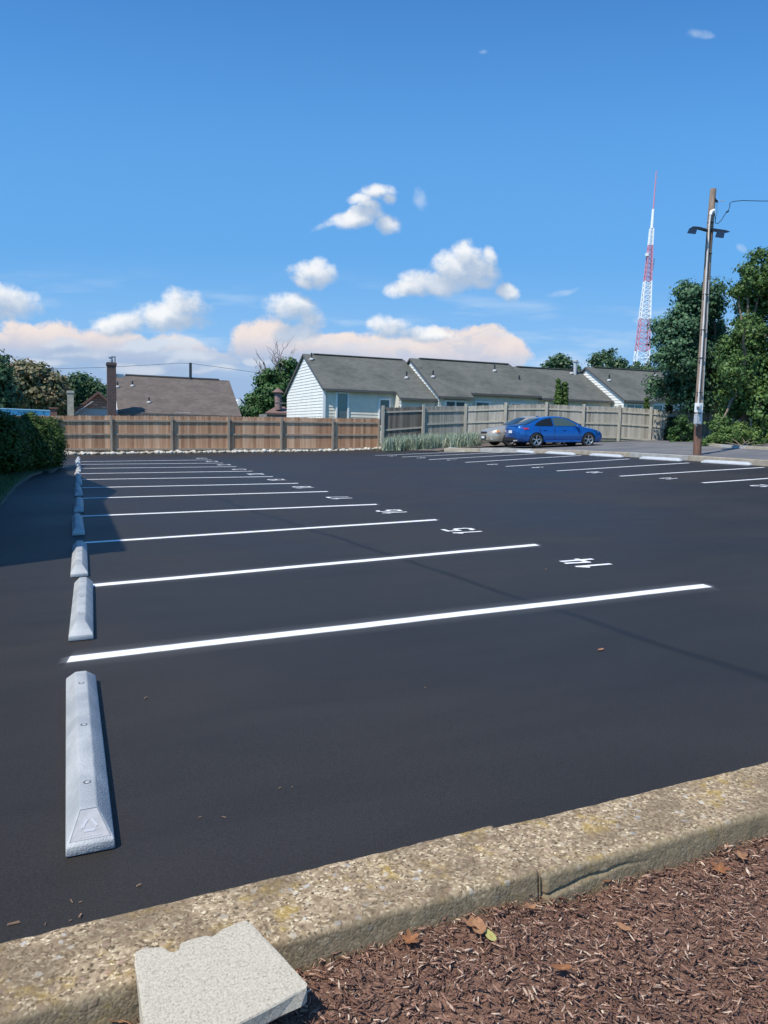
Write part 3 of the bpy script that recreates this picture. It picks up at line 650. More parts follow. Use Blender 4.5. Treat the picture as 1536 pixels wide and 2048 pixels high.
DIG = {'0': [[(.12, 0), (.43, 0), (.55, .15), (.55, .85), (.43, 1), (.12, 1), (0, .85), (0, .15), (.12, 0)]], '1': [[(.10, .80), (.28, 1), (.28, 0)]],
       '2': [[(0, .80), (.12, 1), (.43, 1), (.55, .85), (.55, .62), (0, .02), (.57, .02)]], '3': [[(0, .88), (.14, 1), (.43, 1), (.55, .85), (.55, .62), (.40, .53), (.2, .53)], [(.40, .50), (.55, .38), (.55, .15), (.43, 0), (.14, 0), (0, .12)]],
       '4': [[(.08, 1), (0, .36), (.60, .36)], [(.42, .95), (.42, 0)]], '5': [[(.55, 1), (.05, 1), (.02, .58), (.40, .60), (.55, .46), (.55, .15), (.42, 0), (.12, 0), (0, .12)]],
       '6': [[(.52, .92), (.38, 1), (.14, 1), (0, .82), (0, .15), (.12, 0), (.43, 0), (.55, .15), (.55, .40), (.43, .54), (.10, .52)]], '7': [[(0, 1), (.56, 1), (.20, 0)]],
       '8': [[(.12, 0), (.43, 0), (.55, .13), (.55, .38), (.43, .52), (.12, .52), (0, .38), (0, .13), (.12, 0)], [(.12, .56), (.02, .66), (.02, .88), (.14, 1), (.41, 1), (.53, .88), (.53, .66), (.43, .56)]],
       '9': [[(.03, .08), (.17, 0), (.41, 0), (.55, .18), (.55, .85), (.43, 1), (.12, 1), (0, .85), (0, .60), (.12, .46), (.45, .48)]]}
def number(txt, x, y, h, label, group):
    tw = (len(txt) * .55 + (len(txt) - 1) * .27) * h * .82; w = .060; V = []; F = []; lv = 0
    for ci, ch in enumerate(txt):
        ox = -tw / 2 + ci * .82 * h * .82
        for pl in DIG[ch]:
            for (a, b) in zip(pl, pl[1:]):
                a = Vector((ox + a[0] * h * .82, (a[1] - .5) * h)); b = Vector((ox + b[0] * h * .82, (b[1] - .5) * h)); d = (b - a).normalized(); n = Vector((-d.y, d.x)) * w / 2; e = d * w * .36
                a = a - e; b = b + e; k = len(V); lv += 1
                for q in (a - n, b - n, b + n, a + n):
                    V.append((x - q.y, y + q.x, T(x - q.y) + .004 + .0003 * lv))
                F.append((k, k + 1, k + 2, k + 3))
    tag(npmesh('stall_number', V, F, M_PAINT, loc=(x, y, T(x))), label, 'stall number', group)
LN = [(4.83, 6.46), (4.77, 9.06), (4.75, 11.52), (4.71, 14.07), (4.73, 16.73), (4.74, 19.24), (4.72, 21.68), (4.73, 24.2), (4.77, 27.01), (4.79, 29.72), (4.82, 32.57)]
for i, (x, y) in enumerate(LN): number(str(14 + i), x, y, 0.38, 'white painted stall number %d at the open end of the left row' % (14 + i), 'left row stall numbers')
RNP = [(1525, 972), (1337, 957), (1190, 945), (1075, 935), (985, 929), (904, 920), (842, 916), (785, 912)]
for i, p in enumerate(RNP):
    q = hit(*p); number(str(12 - i), q.x, q.y, 0.34, 'white painted stall number beside the %s line of the right row' % (ORD[i] if i else 'nearest, frame-cut'), 'right row stall numbers')

# ------------------------------------------------------------------ wheel stops
M_STOPE = mat('stop_emboss', (0.40, 0.395, 0.395), 0.7, (0.34, 0.34, 0.34), 30)
def stop_body(L, W, H, tw, inset, lip):
    b = MB(); w = W / 2
    ring = lambda y0, y1, ww, z: [(-ww, y0, z), (ww, y0, z), (ww, y1, z), (-ww, y1, z)]
    vs = ring(0, L, w, 0) + ring(0, L, w * 0.985, lip) + ring(inset, L - inset, tw / 2, H)
    fs = [(3, 2, 1, 0), (8, 9, 10, 11)]
    for r in (0, 4):
        for k in range(4): fs.append((r + k, r + (k + 1) % 4, r + 4 + (k + 1) % 4, r + 4 + k))
    b.add(vs, fs); return b
def make_stop(kind):
    root = thing('wheel_stop', (0, 0, 0))
    L, W, H = 1.83, 0.155, 0.105
    b = stop_body(L, W, H, 0.056, 0.125, 0.036)
    body = b.build('bumper_body', M_STOP if kind == 'left' else M_STOPW, root, local=True, smooth=True, bevel=0.006, seg=2)
    for yy in ((0.32, 0.91, 1.50) if kind == 'left' else (0.4, 1.43)):
        h = MB().lathe([(0.0001, 0.0008), (0.0145, 0.0008)], 16, (0, yy, H + 0.0003)).build('anchor_hole', mat('hole_shadow', (.10, .11, .12), .8), root, local=True)
        MB().lathe([(0.0001, 0.004), (0.007, 0.0035), (0.0095, 0.001)], 12, (0.002, yy - .003, H + 0.0006)).build('anchor_bolt', M_STOPE, h, local=True)
    return root
M_STOPE_ = mat('stop_emboss_', (0.40, 0.395, 0.395), 0.7, (0.34, 0.34, 0.34), 30)
def near_panel(root):
    # worn trapezoid end panel with the raised three-arrow recycling mark
    L, W, H = 1.83, 0.155, 0.105
    a = Vector((0, 0.0, 0.036)); bb = Vector((0, 0.125, 0.105)); up = (bb - a).normalized(); ln = (bb - a).length; nrm = Vector((0, -up.z, up.y))
    def P(u, v, h=0.0): return a + Vector((1, 0, 0)) * u + up * v + nrm * (0.0012 + h)
    pb = MB(); pb.add([P(-.062, .016), P(.062, .016), P(.026, ln - .012), P(-.026, ln - .012)], [(0, 1, 2, 3)])
    rim = MB(); c = [P(-.064, .014), P(.064, .014), P(.027, ln - .010), P(-.027, ln - .010)]
    for i in (1, 2, 3): rim.beam(c[i], c[(i + 1) % 4], 0.0016, 0.002, up=nrm)
    pan = pb.build('end_panel', M_STOPE, root, local=True)
    rim.build('panel_rim', mat('stop_groove', (0.25, 0.27, 0.30), 0.7), pan, local=True)
    em = MB(); cen = (0.0, 0.066); R0 = 0.036
    tri = [(cen[0] + R0 * math.cos(R(90 + 120 * k)), cen[1] + R0 * math.sin(R(90 + 120 * k))) for k in range(3)]
    for k in range(3):
        p = Vector(tri[k]); q = Vector(tri[(k + 1) % 3]); d = (q - p); s = p + d * 0.22; e = p + d * 0.62; w = Vector((-d.y, d.x)).normalized()
        em.beam(P(s.x, s.y, .0006), P(e.x, e.y, .0006), 0.009, 0.0022, up=nrm)
        tip = e + d * 0.22; l = e + w * 0.0075; r = e - w * 0.0075
        em.add([P(l.x, l.y, .0014), P(r.x, r.y, .0014), P(tip.x, tip.y, .0014)], [(0, 1, 2)])
    for k in range(7): em.beam(P(-.034 + k * .0105, .026, .0005), P(-.0275 + k * .0105, .026, .0005), 0.004, 0.0012, up=nrm)
    em.build('recycling_mark', mat('stop_mark', (0.44, 0.45, 0.47), 0.7), pan, local=True)
proto = make_stop('left')
ystart = [2.60, 5.33, 7.60, 10.50, 13.25, 16.25, 19.0, 21.6, 24.4, 27.1, 29.6, 32.0]
LABS = ['large grey plastic wheel stop nearest the camera with recycling mark on its end', 'grey wheel stop just beyond the nearest white line, second from the camera', 'third grey wheel stop from the camera, last one fully in sunshine before the shadow',
        'fourth wheel stop from the camera, first one fully in the dark shadow', 'fifth wheel stop from the camera, in the dark shadow', 'sixth wheel stop from the camera, in the dark shadow', 'seventh wheel stop from the camera, near the far end of the shadow', 'eighth wheel stop from the camera in the left row', 'ninth wheel stop from the camera in the left row', 'tenth wheel stop from the camera in the left row', 'eleventh wheel stop from the camera, one before the farthest', 'farthest wheel stop of the left row, closest to the rocks']
stops = []
for i, y in enumerate(ystart):
    o = proto if i == 0 else copy_tree(proto)
    x = [0.024, 0.010, 0.008, 0.01, 0.02, 0.03, 0.035, 0.04, 0.045, 0.05, 0.055, 0.06][i]
    o.location = (x, y, T(x) + 0.003); o.rotation_euler = (0, -SL, R([0.6, -1.0, -0.4, 0.5, -0.3, 0.6, 0, 0.8, -0.6, 0.3, 0.9, -0.5][i]))
    tag(o, LABS[i], 'wheel stop', 'wheel stops along the left row'); stops.append(o)
near_panel(proto)
protoR = make_stop('right')
RS = [((1395.6, 926), (1504, 932)), ((1274, 918.7), (1362.6, 923.4)), ((1172, 911.5), (1247.6, 916)), ((1085.8, 907.6), (1150, 911)), ((1012, 904.3), (1067, 907)), ((948, 901.7), (996, 903.7)), ((889.7, 899), (931.4, 901.7))]
RL_ = ['pale wheel stop nearest the camera in the right row, beside the utility pole', 'second pale wheel stop from the camera in the right row', 'third pale wheel stop from the camera in the right row, right of the blue car', 'fourth pale wheel stop from the camera, before the front wheel of the blue car', 'fifth pale wheel stop, in front of the rear of the blue car', 'sixth pale wheel stop, in front of the beige car', 'farthest pale wheel stop of the right row, beside the blue grass']
for i, (p, q) in enumerate(RS):
    a_ = hit(*p); b_ = hit(*q); c_ = (a_ + b_) / 2; d = (a_ - b_); d.z = 0
    ang = math.atan2(-d.x, d.y)
    ang = max(-0.25, min(0.25, ang)) if i < 3 else max(-0.2, min(0.5, ang))
    o = protoR if i == 0 else copy_tree(protoR); dd = Vector((-math.sin(ang), math.cos(ang), 0))
    s = c_ - dd * 0.915 + Vector((0.08, 0, 0)); o.location = (s.x, s.y, T(s.x) + 0.003); o.rotation_euler = (0, -0.05, ang)
    tag(o, RL_[i], 'wheel stop', 'wheel stops along the right row')

# ------------------------------------------------------------------ kerb of the right lot
def kerb_run(pts, w, h, z0, mats, seg, name='kerb', zoff=0.0):
    L = []; 
    for (p, q) in zip(pts, pts[1:]):
        p = Vector((*p, 0)); q = Vector((*q, 0)); d = (q - p); n = max(1, round(d.length / seg))
        for k in range(n):
            a_ = p + d * (k / n); b_ = p + d * ((k + 1) / n)
            a_ = a_ + (b_ - a_) * 0.004
            L.append((a_, b_))
    for i, (a_, b_) in enumerate(L):
        m = MB(); s = (b_ - a_).normalized(); nn = Vector((s.y, -s.x, 0)) * w
        jz = rnd.uniform(-0.008, 0.008)
        vs = []
        for (p, o) in ((a_, 0), (b_, 0), (b_, 1), (a_, 1)):
            r = p + nn * o; vs.append((r.x, r.y, T(r.x) + z0))
        vs += [(x + (0.012 if k in (0, 1) else 0), y, z - z0 + h + jz) for k, (x, y, z) in enumerate(vs)]
        m.add(vs, [(3, 2, 1, 0), (4, 5, 6, 7), (0, 1, 5, 4), (1, 2, 6, 5), (2, 3, 7, 6), (3, 0, 4, 7)])
        tag(m.build(name, mats[i % len(mats)], loc=(*((a_ + b_) / 2)[:2], 0), bevel=0.01), kind='structure')
kerb_run(KP[1:], 0.16, 0.165, -0.05, [M_KERBR, M_KERBR2, M_KERBR], 2.6)
# small dark storm drain inlets behind the kerb are patches of new asphalt
for px, w in ((1138, 30), (1222, 28), (1455, 44)):
    c_ = hit(px, {1138: 899.5, 1222: 902.5, 1455: 914.5}[px], 0.15)
    m = MB(); vs = []
    for dx, dy in ((-0.05, -0.9), (0.32, -0.9), (0.32, 0.9), (-0.05, 0.9)):
        x = c_.x + 0.1 + dx; y = c_.y + dy; vs.append((x, y, T(x) + 0.105))
    m.add(vs, [(0, 1, 2, 3)]); tag(m.build('road_patch', M_ASPH, loc=(c_.x, c_.y, 0)), kind='structure')
# low kerb in front of the bushes
hk = [hit(px, py, 0.15) for px, py in ((1400, 889), (1440, 892.5), (1490, 895.5), (1536, 898), (1620, 903))]
kerb_run([(p.x, p.y) for p in hk][::-1], 0.15, 0.22, 0.10, [M_KERBR2, M_KERBR], 2.0)

# ------------------------------------------------------------------ left planting bed
bp_ = [hit(*p) for p in ((-60, 1120), (0, 1013), (30, 975), (61, 953), (85, 945), (100, 946), (118, 936), (124, 925))]
bp_ = [(p.x, p.y) for p in bp_]
V = [(-9, 7.0, T(-9) + 0.05)] ; poly = [(-9, 7.0), (-2.2, 7.0), (-1.8, 9.0), (-1.55, 11.5)] + bp_[1:] + [(-0.9, 30.5), (-1.3, 37.5), (-9, 37.5)]
m = MB(); m.prism([(x, y) for x, y in poly], -0.3, 0.035); lawn = m.build('lawn', M_GRASS)
tag(lawn, kind='structure')
m = MB(); pts = [(-2.2, 7.0), (-1.8, 9.0), (-1.55, 11.5)] + bp_[1:]
for p, q in zip(pts, pts[1:]): m.beam((p[0], p[1], T(p[0]) + 0.0), (q[0], q[1], T(q[0]) + 0.0), 0.07, 0.10)
tag(m.build('kerb', mat('mossy_kerb', (.16, .15, .13), .95, (.09, .09, .07), 5)), kind='structure')
g = np.random.default_rng(3); V = []; F = []; t = []
for i in range(9000):
    y = g.uniform(8, 22.5); x = g.uniform(-3.5, -1.3 - (0.25 if y < 13 else 0)); h = g.uniform(0.04, 0.10); a_ = g.uniform(0, 6.28); w = 0.006
    b_ = len(V); V += [(x - w, y, 0.0), (x + w, y, 0.0), (x + math.cos(a_) * h * .5, y + math.sin(a_) * h * .5, h + 0.02)]; F.append((b_, b_ + 1, b_ + 2)); t.append(g.random())
tag(npmesh('grass', V, F, L_GRASSY, tint=t), 'short dark green grass in the shaded bed at the left edge', 'grass', kind='stuff')

# ------------------------------------------------------------------ foliage
def leaves(blobs, n, size, seed, clump=0.35, per=34, up=0.35, pw=2.0):
    """leaf sized quads in clumps spread over and inside a set of ellipsoids"""
    g = np.random.default_rng(seed); B = np.array([b[:3] for b in blobs]); Rd = np.array([b[3] if not isinstance(b[3], (tuple, list)) else b[3][0] for b in blobs])
    Rz = np.array([b[4] if len(b) > 4 else b[3] for b in blobs])
    nc = max(1, n // per); p = Rd ** pw; p = p / p.sum(); idx = g.choice(len(B), nc, p=p)
    d = g.normal(size=(nc, 3)); d /= np.linalg.norm(d, axis=1)[:, None]
    rr = (0.55 + 0.5 * g.random(nc) ** 0.6)
    cc = B[idx] + d * (np.stack([Rd[idx], Rd[idx], Rz[idx]], 1)) * rr[:, None]
    ct = g.random(nc); cs = clump * (0.6 + 0.8 * g.random(nc))
    k = np.repeat(np.arange(nc), per); m = len(k)
    e = g.normal(size=(m, 3)); e /= np.linalg.norm(e, axis=1)[:, None]
    pos = cc[k] + e * (cs[k] * g.random(m) ** 0.5)[:, None] * np.array([1, 1, 0.75])
    nrm = 0.9 * e + 0.6 * d[k] + np.array([0, 0, up]) + 0.45 * g.normal(size=(m, 3)); nrm /= np.linalg.norm(nrm, axis=1)[:, None]
    r = g.normal(size=(m, 3)); u = np.cross(nrm, r); u /= np.linalg.norm(u, axis=1)[:, None]; w = np.cross(nrm, u)
    s = size * (0.6 + 0.7 * g.random(m)); a_ = u * s[:, None] * 0.5; b_ = w * s[:, None] * 0.36
    fold = nrm * s[:, None] * 0.10
    V = np.stack([pos - a_, pos - b_ * 1.0 + fold, pos + a_, pos + b_ + fold], 1).reshape(-1, 3)
    F = np.arange(m * 4).reshape(-1, 4)
    t = np.clip(0.55 * ct[k] + 0.55 * g.random(m) - 0.05, 0, 1)
    return V, F, t
def limb(m, a, b, r0, r1, n=6, wob=0.12):
    a = Vector(a); b = Vector(b); pts = []; L = (b - a).length
    for i in range(n + 1):
        k = i / n; w = Vector((rnd.uniform(-1, 1), rnd.uniform(-1, 1), rnd.uniform(-.5, .5))) * wob * L * 0.15 * math.sin(k * math.pi)
        pts.append(a.lerp(b, k) + w)
    m.tube(pts, [r0 + (r1 - r0) * i / n for i in range(n + 1)], 8); return pts
def tree(name, base, blobs, mleaf, n, size, seed, label, cat='tree', group=None, tr=0.18, fork=None, **kw):
    root = thing(name, base, label, cat, group)
    V, F, t = leaves(blobs, n, size, seed, **kw)
    npmesh('crown', V, F, mleaf, root, tint=t)
    m = MB(); b = Vector(base); c = sum((Vector(q[:3]) for q in blobs), Vector()) / len(blobs)
    fk = Vector(fork) if fork else b.lerp(c, 0.6)
    m.tube([b - Vector((0, 0, .2)), b + Vector((0, 0, .05)), b.lerp(fk, .3) + Vector((tr * .2, 0, 0)), fk], [tr * 1.5, tr * 1.2, tr, tr * .75], 10)
    for q in blobs: limb(m, fk, Vector(q[:3]), tr * .5, tr * .12)
    m.build('trunk', M_TRUNK, root, smooth=True); return root
def PB(l, Y, jit=0.8, seed=1):
    g = random.Random(seed); out = []
    for px, py, r in l:
        y = Y + g.uniform(-jit, jit); p = aty(px, py, y); dep = (p - camo.location).length; out.append((p.x, p.y, p.z, r / FPX * dep * 0.97))
    return out
# maple behind the utility pole
mp_ = [(1378, 590, 24), (1425, 585, 20), (1395, 615, 32), (1432, 618, 15), (1375, 640, 30), (1345, 655, 28), (1320, 655, 16), (1415, 650, 26), (1400, 680, 42), (1355, 690, 32), (1318, 676, 13), (1442, 712, 34), (1375, 720, 38), (1335, 722, 16), (1420, 740, 48), (1375, 765, 30), (1335, 773, 22), (1310, 775, 15), (1440, 785, 42), (1395, 795, 30), (1320, 716, 12), (1470, 760, 36), (1355, 785, 22)]
b_ = aty(1432, 882, 31.5); b_.z = T(b_.x) + 0.12
tree('maple_tree', b_, PB(mp_, 31.5, 1.2, 4), L_MAPLE, 42000, 0.17, 21, 'dark green maple tree reaching left behind the utility pole', tr=0.17, clump=0.42, fork=aty(1428, 760, 31.5))
bt = [(1500, 560, 26), (1530, 535, 32), (1478, 582, 15), (1502, 598, 30), (1540, 590, 40), (1502, 632, 26), (1490, 645, 16), (1504, 665, 32), (1472, 672, 14), (1475, 700, 32), (1520, 700, 48), (1468, 740, 30), (1500, 760, 42), (1540, 760, 44), (1462, 790, 24), (1480, 815, 22), (1525, 815, 34), (1590, 560, 52), (1600, 650, 60), (1590, 750, 60), (1640, 620, 60), (1650, 720, 60), (1452, 712, 14), (1580, 830, 40), (1452, 830, 18), (1440, 850, 14)]
b_ = aty(1492, 868, 27); b_.z = T(b_.x) + 0.12
tree('broadleaf_tree', b_, PB(bt, 27, 1.2, 5), L_BIG, 60000, 0.15, 22, 'tall leafy tree filling the right edge, with its trunk above the low bushes', tr=0.20, clump=0.36, fork=aty(1486, 760, 27))
bt2 = [(1440, 800, 34), (1470, 830, 34), (1420, 850, 26), (1500, 850, 40), (1540, 850, 44), (1560, 790, 50), (1410, 820, 26), (1455, 770, 40)]
b_ = aty(1470, 878, 34); b_.z = T(b_.x) + 0.1
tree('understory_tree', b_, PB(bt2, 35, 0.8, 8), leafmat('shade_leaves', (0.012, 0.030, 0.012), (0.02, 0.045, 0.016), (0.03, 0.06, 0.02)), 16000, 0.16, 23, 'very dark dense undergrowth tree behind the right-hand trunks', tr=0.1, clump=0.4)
# low bushes along the edge
bl = [(1455, 872, 18), (1480, 868, 20), (1505, 876, 17), (1430, 880, 13), (1530, 880, 18), (1560, 884, 18), (1590, 888, 18), (1412, 886, 8), (1465, 884, 12), (1515, 888, 9)]
b_ = hit(1490, 893, .15)
def bush(name, base, blobs, ml, n, size, seed, label, cat='shrub', group=None, **kw):
    root = thing(name, base, label, cat, group); V, F, t = leaves(blobs, n, size, seed, **kw)
    npmesh('foliage', V, F, ml, root, tint=t); m = MB(); b = Vector(base)
    for q in blobs[:7]: limb(m, b + Vector((rnd.uniform(-.2, .2), rnd.uniform(-.2, .2), 0)), q[:3], 0.03, 0.01, 4)
    m.build('stem', M_TRUNK, root, smooth=True); return root
bush('low_bush', b_, PB(bl, 25.5, 0.7, 3), L_BUSH, 12000, 0.10, 31, 'low sunlit yellow-green bushes spreading behind the small kerb at right', clump=0.22)
iv = [(1362, 862, 12), (1370, 878, 11), (1352, 885, 9), (1378, 858, 12), (1345, 868, 9), (1380, 885, 9), (1362, 840, 10), (1385, 870, 10)]
b_ = aty(1363, 895, 30.5); b_.z = T(b_.x) + .12
bush('ivy_bush', b_, PB(iv, 30.5, 0.4, 3), L_IVY, 4500, 0.10, 32, 'small green bush at the fence end, left of the utility pole', clump=0.2)
iv2 = [(1302, 862, 0), ]
cl = [(1345, 845, 8), (1342, 862, 9), (1340, 878, 8), (1350, 852, 8), (1338, 815, 5)]
b_ = aty(1340, 884, 33.0); b_.z = T(b_.x) + .12
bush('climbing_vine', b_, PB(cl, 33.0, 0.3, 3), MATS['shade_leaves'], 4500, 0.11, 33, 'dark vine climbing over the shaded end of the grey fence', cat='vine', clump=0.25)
# arborvitae pair and small shrubs poking over the fence
def cone_blobs(px, top, bot, w, Y):
    out = []
    for i in range(9):
        k = i / 8; y = top + (bot - top) * k; r = max(2.0, w * (0.15 + 0.85 * k ** 0.8)); p = aty(px, y, Y); out.append((p.x, p.y, p.z, r * Y / 0.85 / FPX, r * Y / 0.85 / FPX * 1.4))
    return out
for px, top, w, lab in ((1117, 762, 9, 'taller left one of the two pointed arborvitae behind the fence'), (1130, 768, 7, 'shorter right one of the two pointed arborvitae behind the fence')):
    Y = 38.5; bl_ = cone_blobs(px, top, 850, w, Y); b_ = Vector((bl_[-1][0], Y, T(bl_[-1][0]) + .1))
    tree('arborvitae', b_, bl_, L_THUJA, 14000, 0.10, int(px), lab, group='arborvitae behind the fence', tr=0.06, clump=0.14, per=16, pw=1.1)
for px, top, w, Y, lab in ((1293, 799, 6, 36.5, 'small pointed green shrub peeking over the grey fence'), (1336, 800, 5, 35.5, 'thin dark shrub behind the shaded fence end, near the maple')):
    bl_ = cone_blobs(px, top, 850, w, Y); b_ = Vector((bl_[-1][0], Y, T(bl_[-1][0]) + .1))
    tree('evergreen_shrub', b_, bl_, L_THUJA if px < 1300 else L_MAPLE, 5000, 0.09, int(px), lab, cat='shrub', tr=0.04, clump=0.12, per=16, pw=1.1)
# left hedge
hb = []
g_ = random.Random(9)
for px, py, r, Y in ((30, 870, 30, 24), (70, 868, 30, 25.5), (98, 880, 24, 26.5), (0, 862, 34, 23), (10, 905, 42, 23), (60, 905, 34, 25), (95, 905, 22, 26.5), (105, 918, 16, 27), (100, 855, 16, 28), (60, 845, 16, 26.5), (20, 848, 14, 25.5), (-40, 880, 50, 23), (-60, 850, 40, 24), (40, 925, 22, 25), (80, 925, 14, 26.5), (117, 890, 10, 27.3), (112, 905, 11, 27.2), (112, 868, 9, 27.5)):
    p = aty(px, py, Y); hb.append((p.x, p.y, p.z, r / FPX * Y * 1.07 * 0.93))
b_ = Vector((-2.0, 25.5, T(-2)))
bush('hedge_bush', b_, hb, L_HEDGE, 60000, 0.075, 41, 'large dark green bush spilling over the kerb at the left edge', cat='bush', clump=0.22, per=30)
# trees beyond the left fence
def ftree(name, px, pybase, Y, l, ml, n, size, seed, label, cat='tree', zb=None, **kw):
    b = aty(px, pybase, Y); b.z = 0.2
    return tree(name, b, PB(l, Y, 1.5, seed), ml, n, size, seed, label, cat, **kw)
ftree('seeding_tree', 70, 860, 90, [(60, 775, 44), (20, 790, 40), (100, 790, 34), (50, 745, 20), (85, 752, 18), (125, 805, 22), (0, 770, 36), (20, 750, 20), (110, 770, 18), (70, 815, 40), (20, 820, 40), (115, 820, 24), (128, 785, 10)], L_OCHRE, 26000, 0.42, 51, 'broad tree with orange-brown seed clusters behind the blue roof', clump=0.8, tr=0.3)
ftree('dark_tree', 0, 860, 58, [(-6, 735, 14), (-4, 755, 18), (-25, 770, 30), (-30, 720, 20), (2, 715, 7), (-14, 800, 40), (-50, 760, 40)], L_FAR, 6000, 0.32, 52, 'dark green treetop cut by the left edge of the photo', clump=0.7, tr=0.25)
ftree('leafy_tree', 165, 860, 95, [(150, 775, 18), (165, 768, 16), (185, 776, 14), (145, 800, 24), (175, 800, 22), (200, 785, 10), (208, 780, 7), (130, 780, 12), (160, 825, 26), (200, 805, 14)], L_FAR, 11000, 0.42, 53, 'green tree between the orange-brown tree and the brick chimney', clump=0.9, tr=0.3)
# centre tree, partly dead
ct = ftree('half_dead_tree', 548, 860, 70, [(520, 800, 18), (545, 790, 24), (535, 765, 18), (560, 765, 20), (577, 740, 12), (580, 728, 8), (590, 745, 10), (575, 770, 18), (530, 822, 18), (508, 822, 14), (505, 800, 8), (560, 810, 24), (538, 750, 6), (563, 742, 7), (562, 730, 5), (541, 778, 8)], L_IVY, 17000, 0.32, 54, 'green tree with bare dead top branches beside the white gable', clump=0.65, tr=0.28)
m = MB()
def twig(a, b, r0, depth):
    pts = limb(m, a, b, r0, r0 * .45, 4, 0.9)
    if depth <= 0: return
    L = (Vector(b) - Vector(a)).length
    for k in range(3):
        s = pts[rnd.randint(2, 4)]; d = (Vector(b) - Vector(a)).normalized() + Vector((rnd.uniform(-.8, .8), rnd.uniform(-.5, .5), rnd.uniform(-.1, .6))); d.normalize()
        twig(s, s + d * L * rnd.uniform(.4, .65), r0 * .45, depth - 1)
for (x0, y0), (x1, y1) in (((545, 790), (532, 735)), ((545, 790), (548, 720)), ((560, 785), (561, 715)), ((560, 780), (567, 712)), ((540, 780), (524, 740)), ((560, 760), (556, 722)), ((530, 770), (529, 728))):
    twig(aty(x0, y0, 70), aty(x1, y1, 70), 0.10, 2)
m.build('dead_branch', M_BARE, ct)
for i, (px, l, lab) in enumerate(((1115, [(1098, 735, 12), (1118, 722, 12), (1135, 730, 12), (1110, 742, 12), (1150, 740, 12), (1085, 745, 10)], 'dark treetop above the grey roofs, left of the metal flue'), (1215, [(1190, 720, 12), (1205, 712, 10), (1222, 715, 12), (1240, 728, 12), (1205, 732, 18), (1232, 735, 14), (1180, 735, 9)], 'dark treetop above the last roof, left of the radio tower'),
                                 (1290, [(1272, 733, 10), (1265, 742, 9), (1282, 742, 9), (1300, 738, 10), (1313, 742, 9), (1295, 748, 12)], 'small drooping treetop at the foot of the radio tower'))):
    ftree('distant_tree', px, 860, 92, l + [(px, 765, 24), (px - 25, 770, 20), (px + 25, 770, 20)], L_FAR, 6500, 0.42, 60 + i, lab, clump=0.8, tr=0.25)
# far mass of garden shrubs between brick house and centre tree
ftree('garden_shrub', 492, 855, 85, [(490, 822, 12), (500, 815, 8), (478, 826, 10), (512, 830, 12), (505, 838, 14), (488, 838, 14)], L_FAR, 3500, 0.3, 57, 'small dark shrub right of the brick house, by the far white gable', cat='shrub', clump=0.5, tr=0.1)

# ------------------------------------------------------------------ blue-green ornamental grass
g = np.random.default_rng(8); V = []; F = []; t = []
tuf = []
for i in range(170):
    px = g.uniform(772, 958); k = g.random(); p = hit(px, 889 + 9 * k - (px - 772) * 0.012, 0.05); tuf.append((p.x, p.y, T(p.x)))
for i in range(110):
    px = g.uniform(772, 950); p = aty(px, 885, g.uniform(35.8, 37.8)); tuf.append((p.x, p.y, T(p.x) + 0.03))
for (x, y, z) in tuf:
    for k in range(42):
        a_ = g.uniform(0, 6.28); h = g.uniform(0.32, 0.86); sp = g.uniform(0.05, 0.36); w = 0.016; bx, by = x + g.normal(0, .10), y + g.normal(0, .10)
        dx, dy = math.cos(a_), math.sin(a_); b0 = len(V); s = np.array([-dy, dx, 0]) * w
        p0 = np.array([bx, by, z]); p1 = p0 + np.array([dx * sp * .4, dy * sp * .4, h * .6]); p2 = p0 + np.array([dx * sp, dy * sp, h * g.uniform(.75, 1.0)])
        V += [p0 - s, p0 + s, p1 + s * .8, p1 - s * .8, p2 + s * .2, p2 - s * .2]; F += [(b0, b0 + 1, b0 + 2, b0 + 3), (b0 + 3, b0 + 2, b0 + 4, b0 + 5)]
        tt = g.random() * 0.75 if g.random() > 0.12 else 0.95; t += [tt, tt]
tag(npmesh('ornamental_grass', V, F, L_BLUEGR, tint=t), 'blue-green clumping grass strip in front of the grey fence', 'grass', kind='stuff')
# bare soil under it and along the fence
gp = [(15.0, 39.0), (14.7, 37.2), (15.3, 36.0), (16.35, 33.9), (17.2, 33.6), (22, 34.6), (27, 32.6), (29.5, 31.5), (33, 31.5), (33, 38), (20, 40)]
m = MB(); xs = sorted(set(x for x, _ in gp)); n = len(gp)
m.add([(x, y, T(x) + (0.025 if x < 16.5 else 0.12)) for x, y in gp], [tuple(range(n))]); tag(m.build('dirt', M_DIRT), kind='structure')

# ------------------------------------------------------------------ rocks along the fence
def rockmesh(seed, m):
    bm = bmesh.new(); bmesh.ops.create_icosphere(bm, subdivisions=2, radius=1); g = random.Random(seed)
    ph = [g.uniform(0, 6) for _ in range(6)]; sx, sy, sz = g.uniform(.8, 1.3), g.uniform(.7, 1.0), g.uniform(.5, .75)
    for v in bm.verts:
        k = 1 + 0.13 * math.sin(v.co.x * 3 + ph[0]) + 0.11 * math.sin(v.co.y * 3.4 + ph[1]) + 0.09 * math.sin(v.co.z * 4 + v.co.x * 2 + ph[2])
        v.co = Vector((v.co.x * sx, v.co.y * sy, v.co.z * sz)) * k
    me = bpy.data.meshes.new('rock'); bm.to_mesh(me); bm.free(); me.materials.append(m); me.polygons.foreach_set('use_smooth', [True] * len(me.polygons)); return me
RM = [rockmesh(i, M_ROCKW if i % 2 else M_ROCK) for i in range(10)]
px = 126
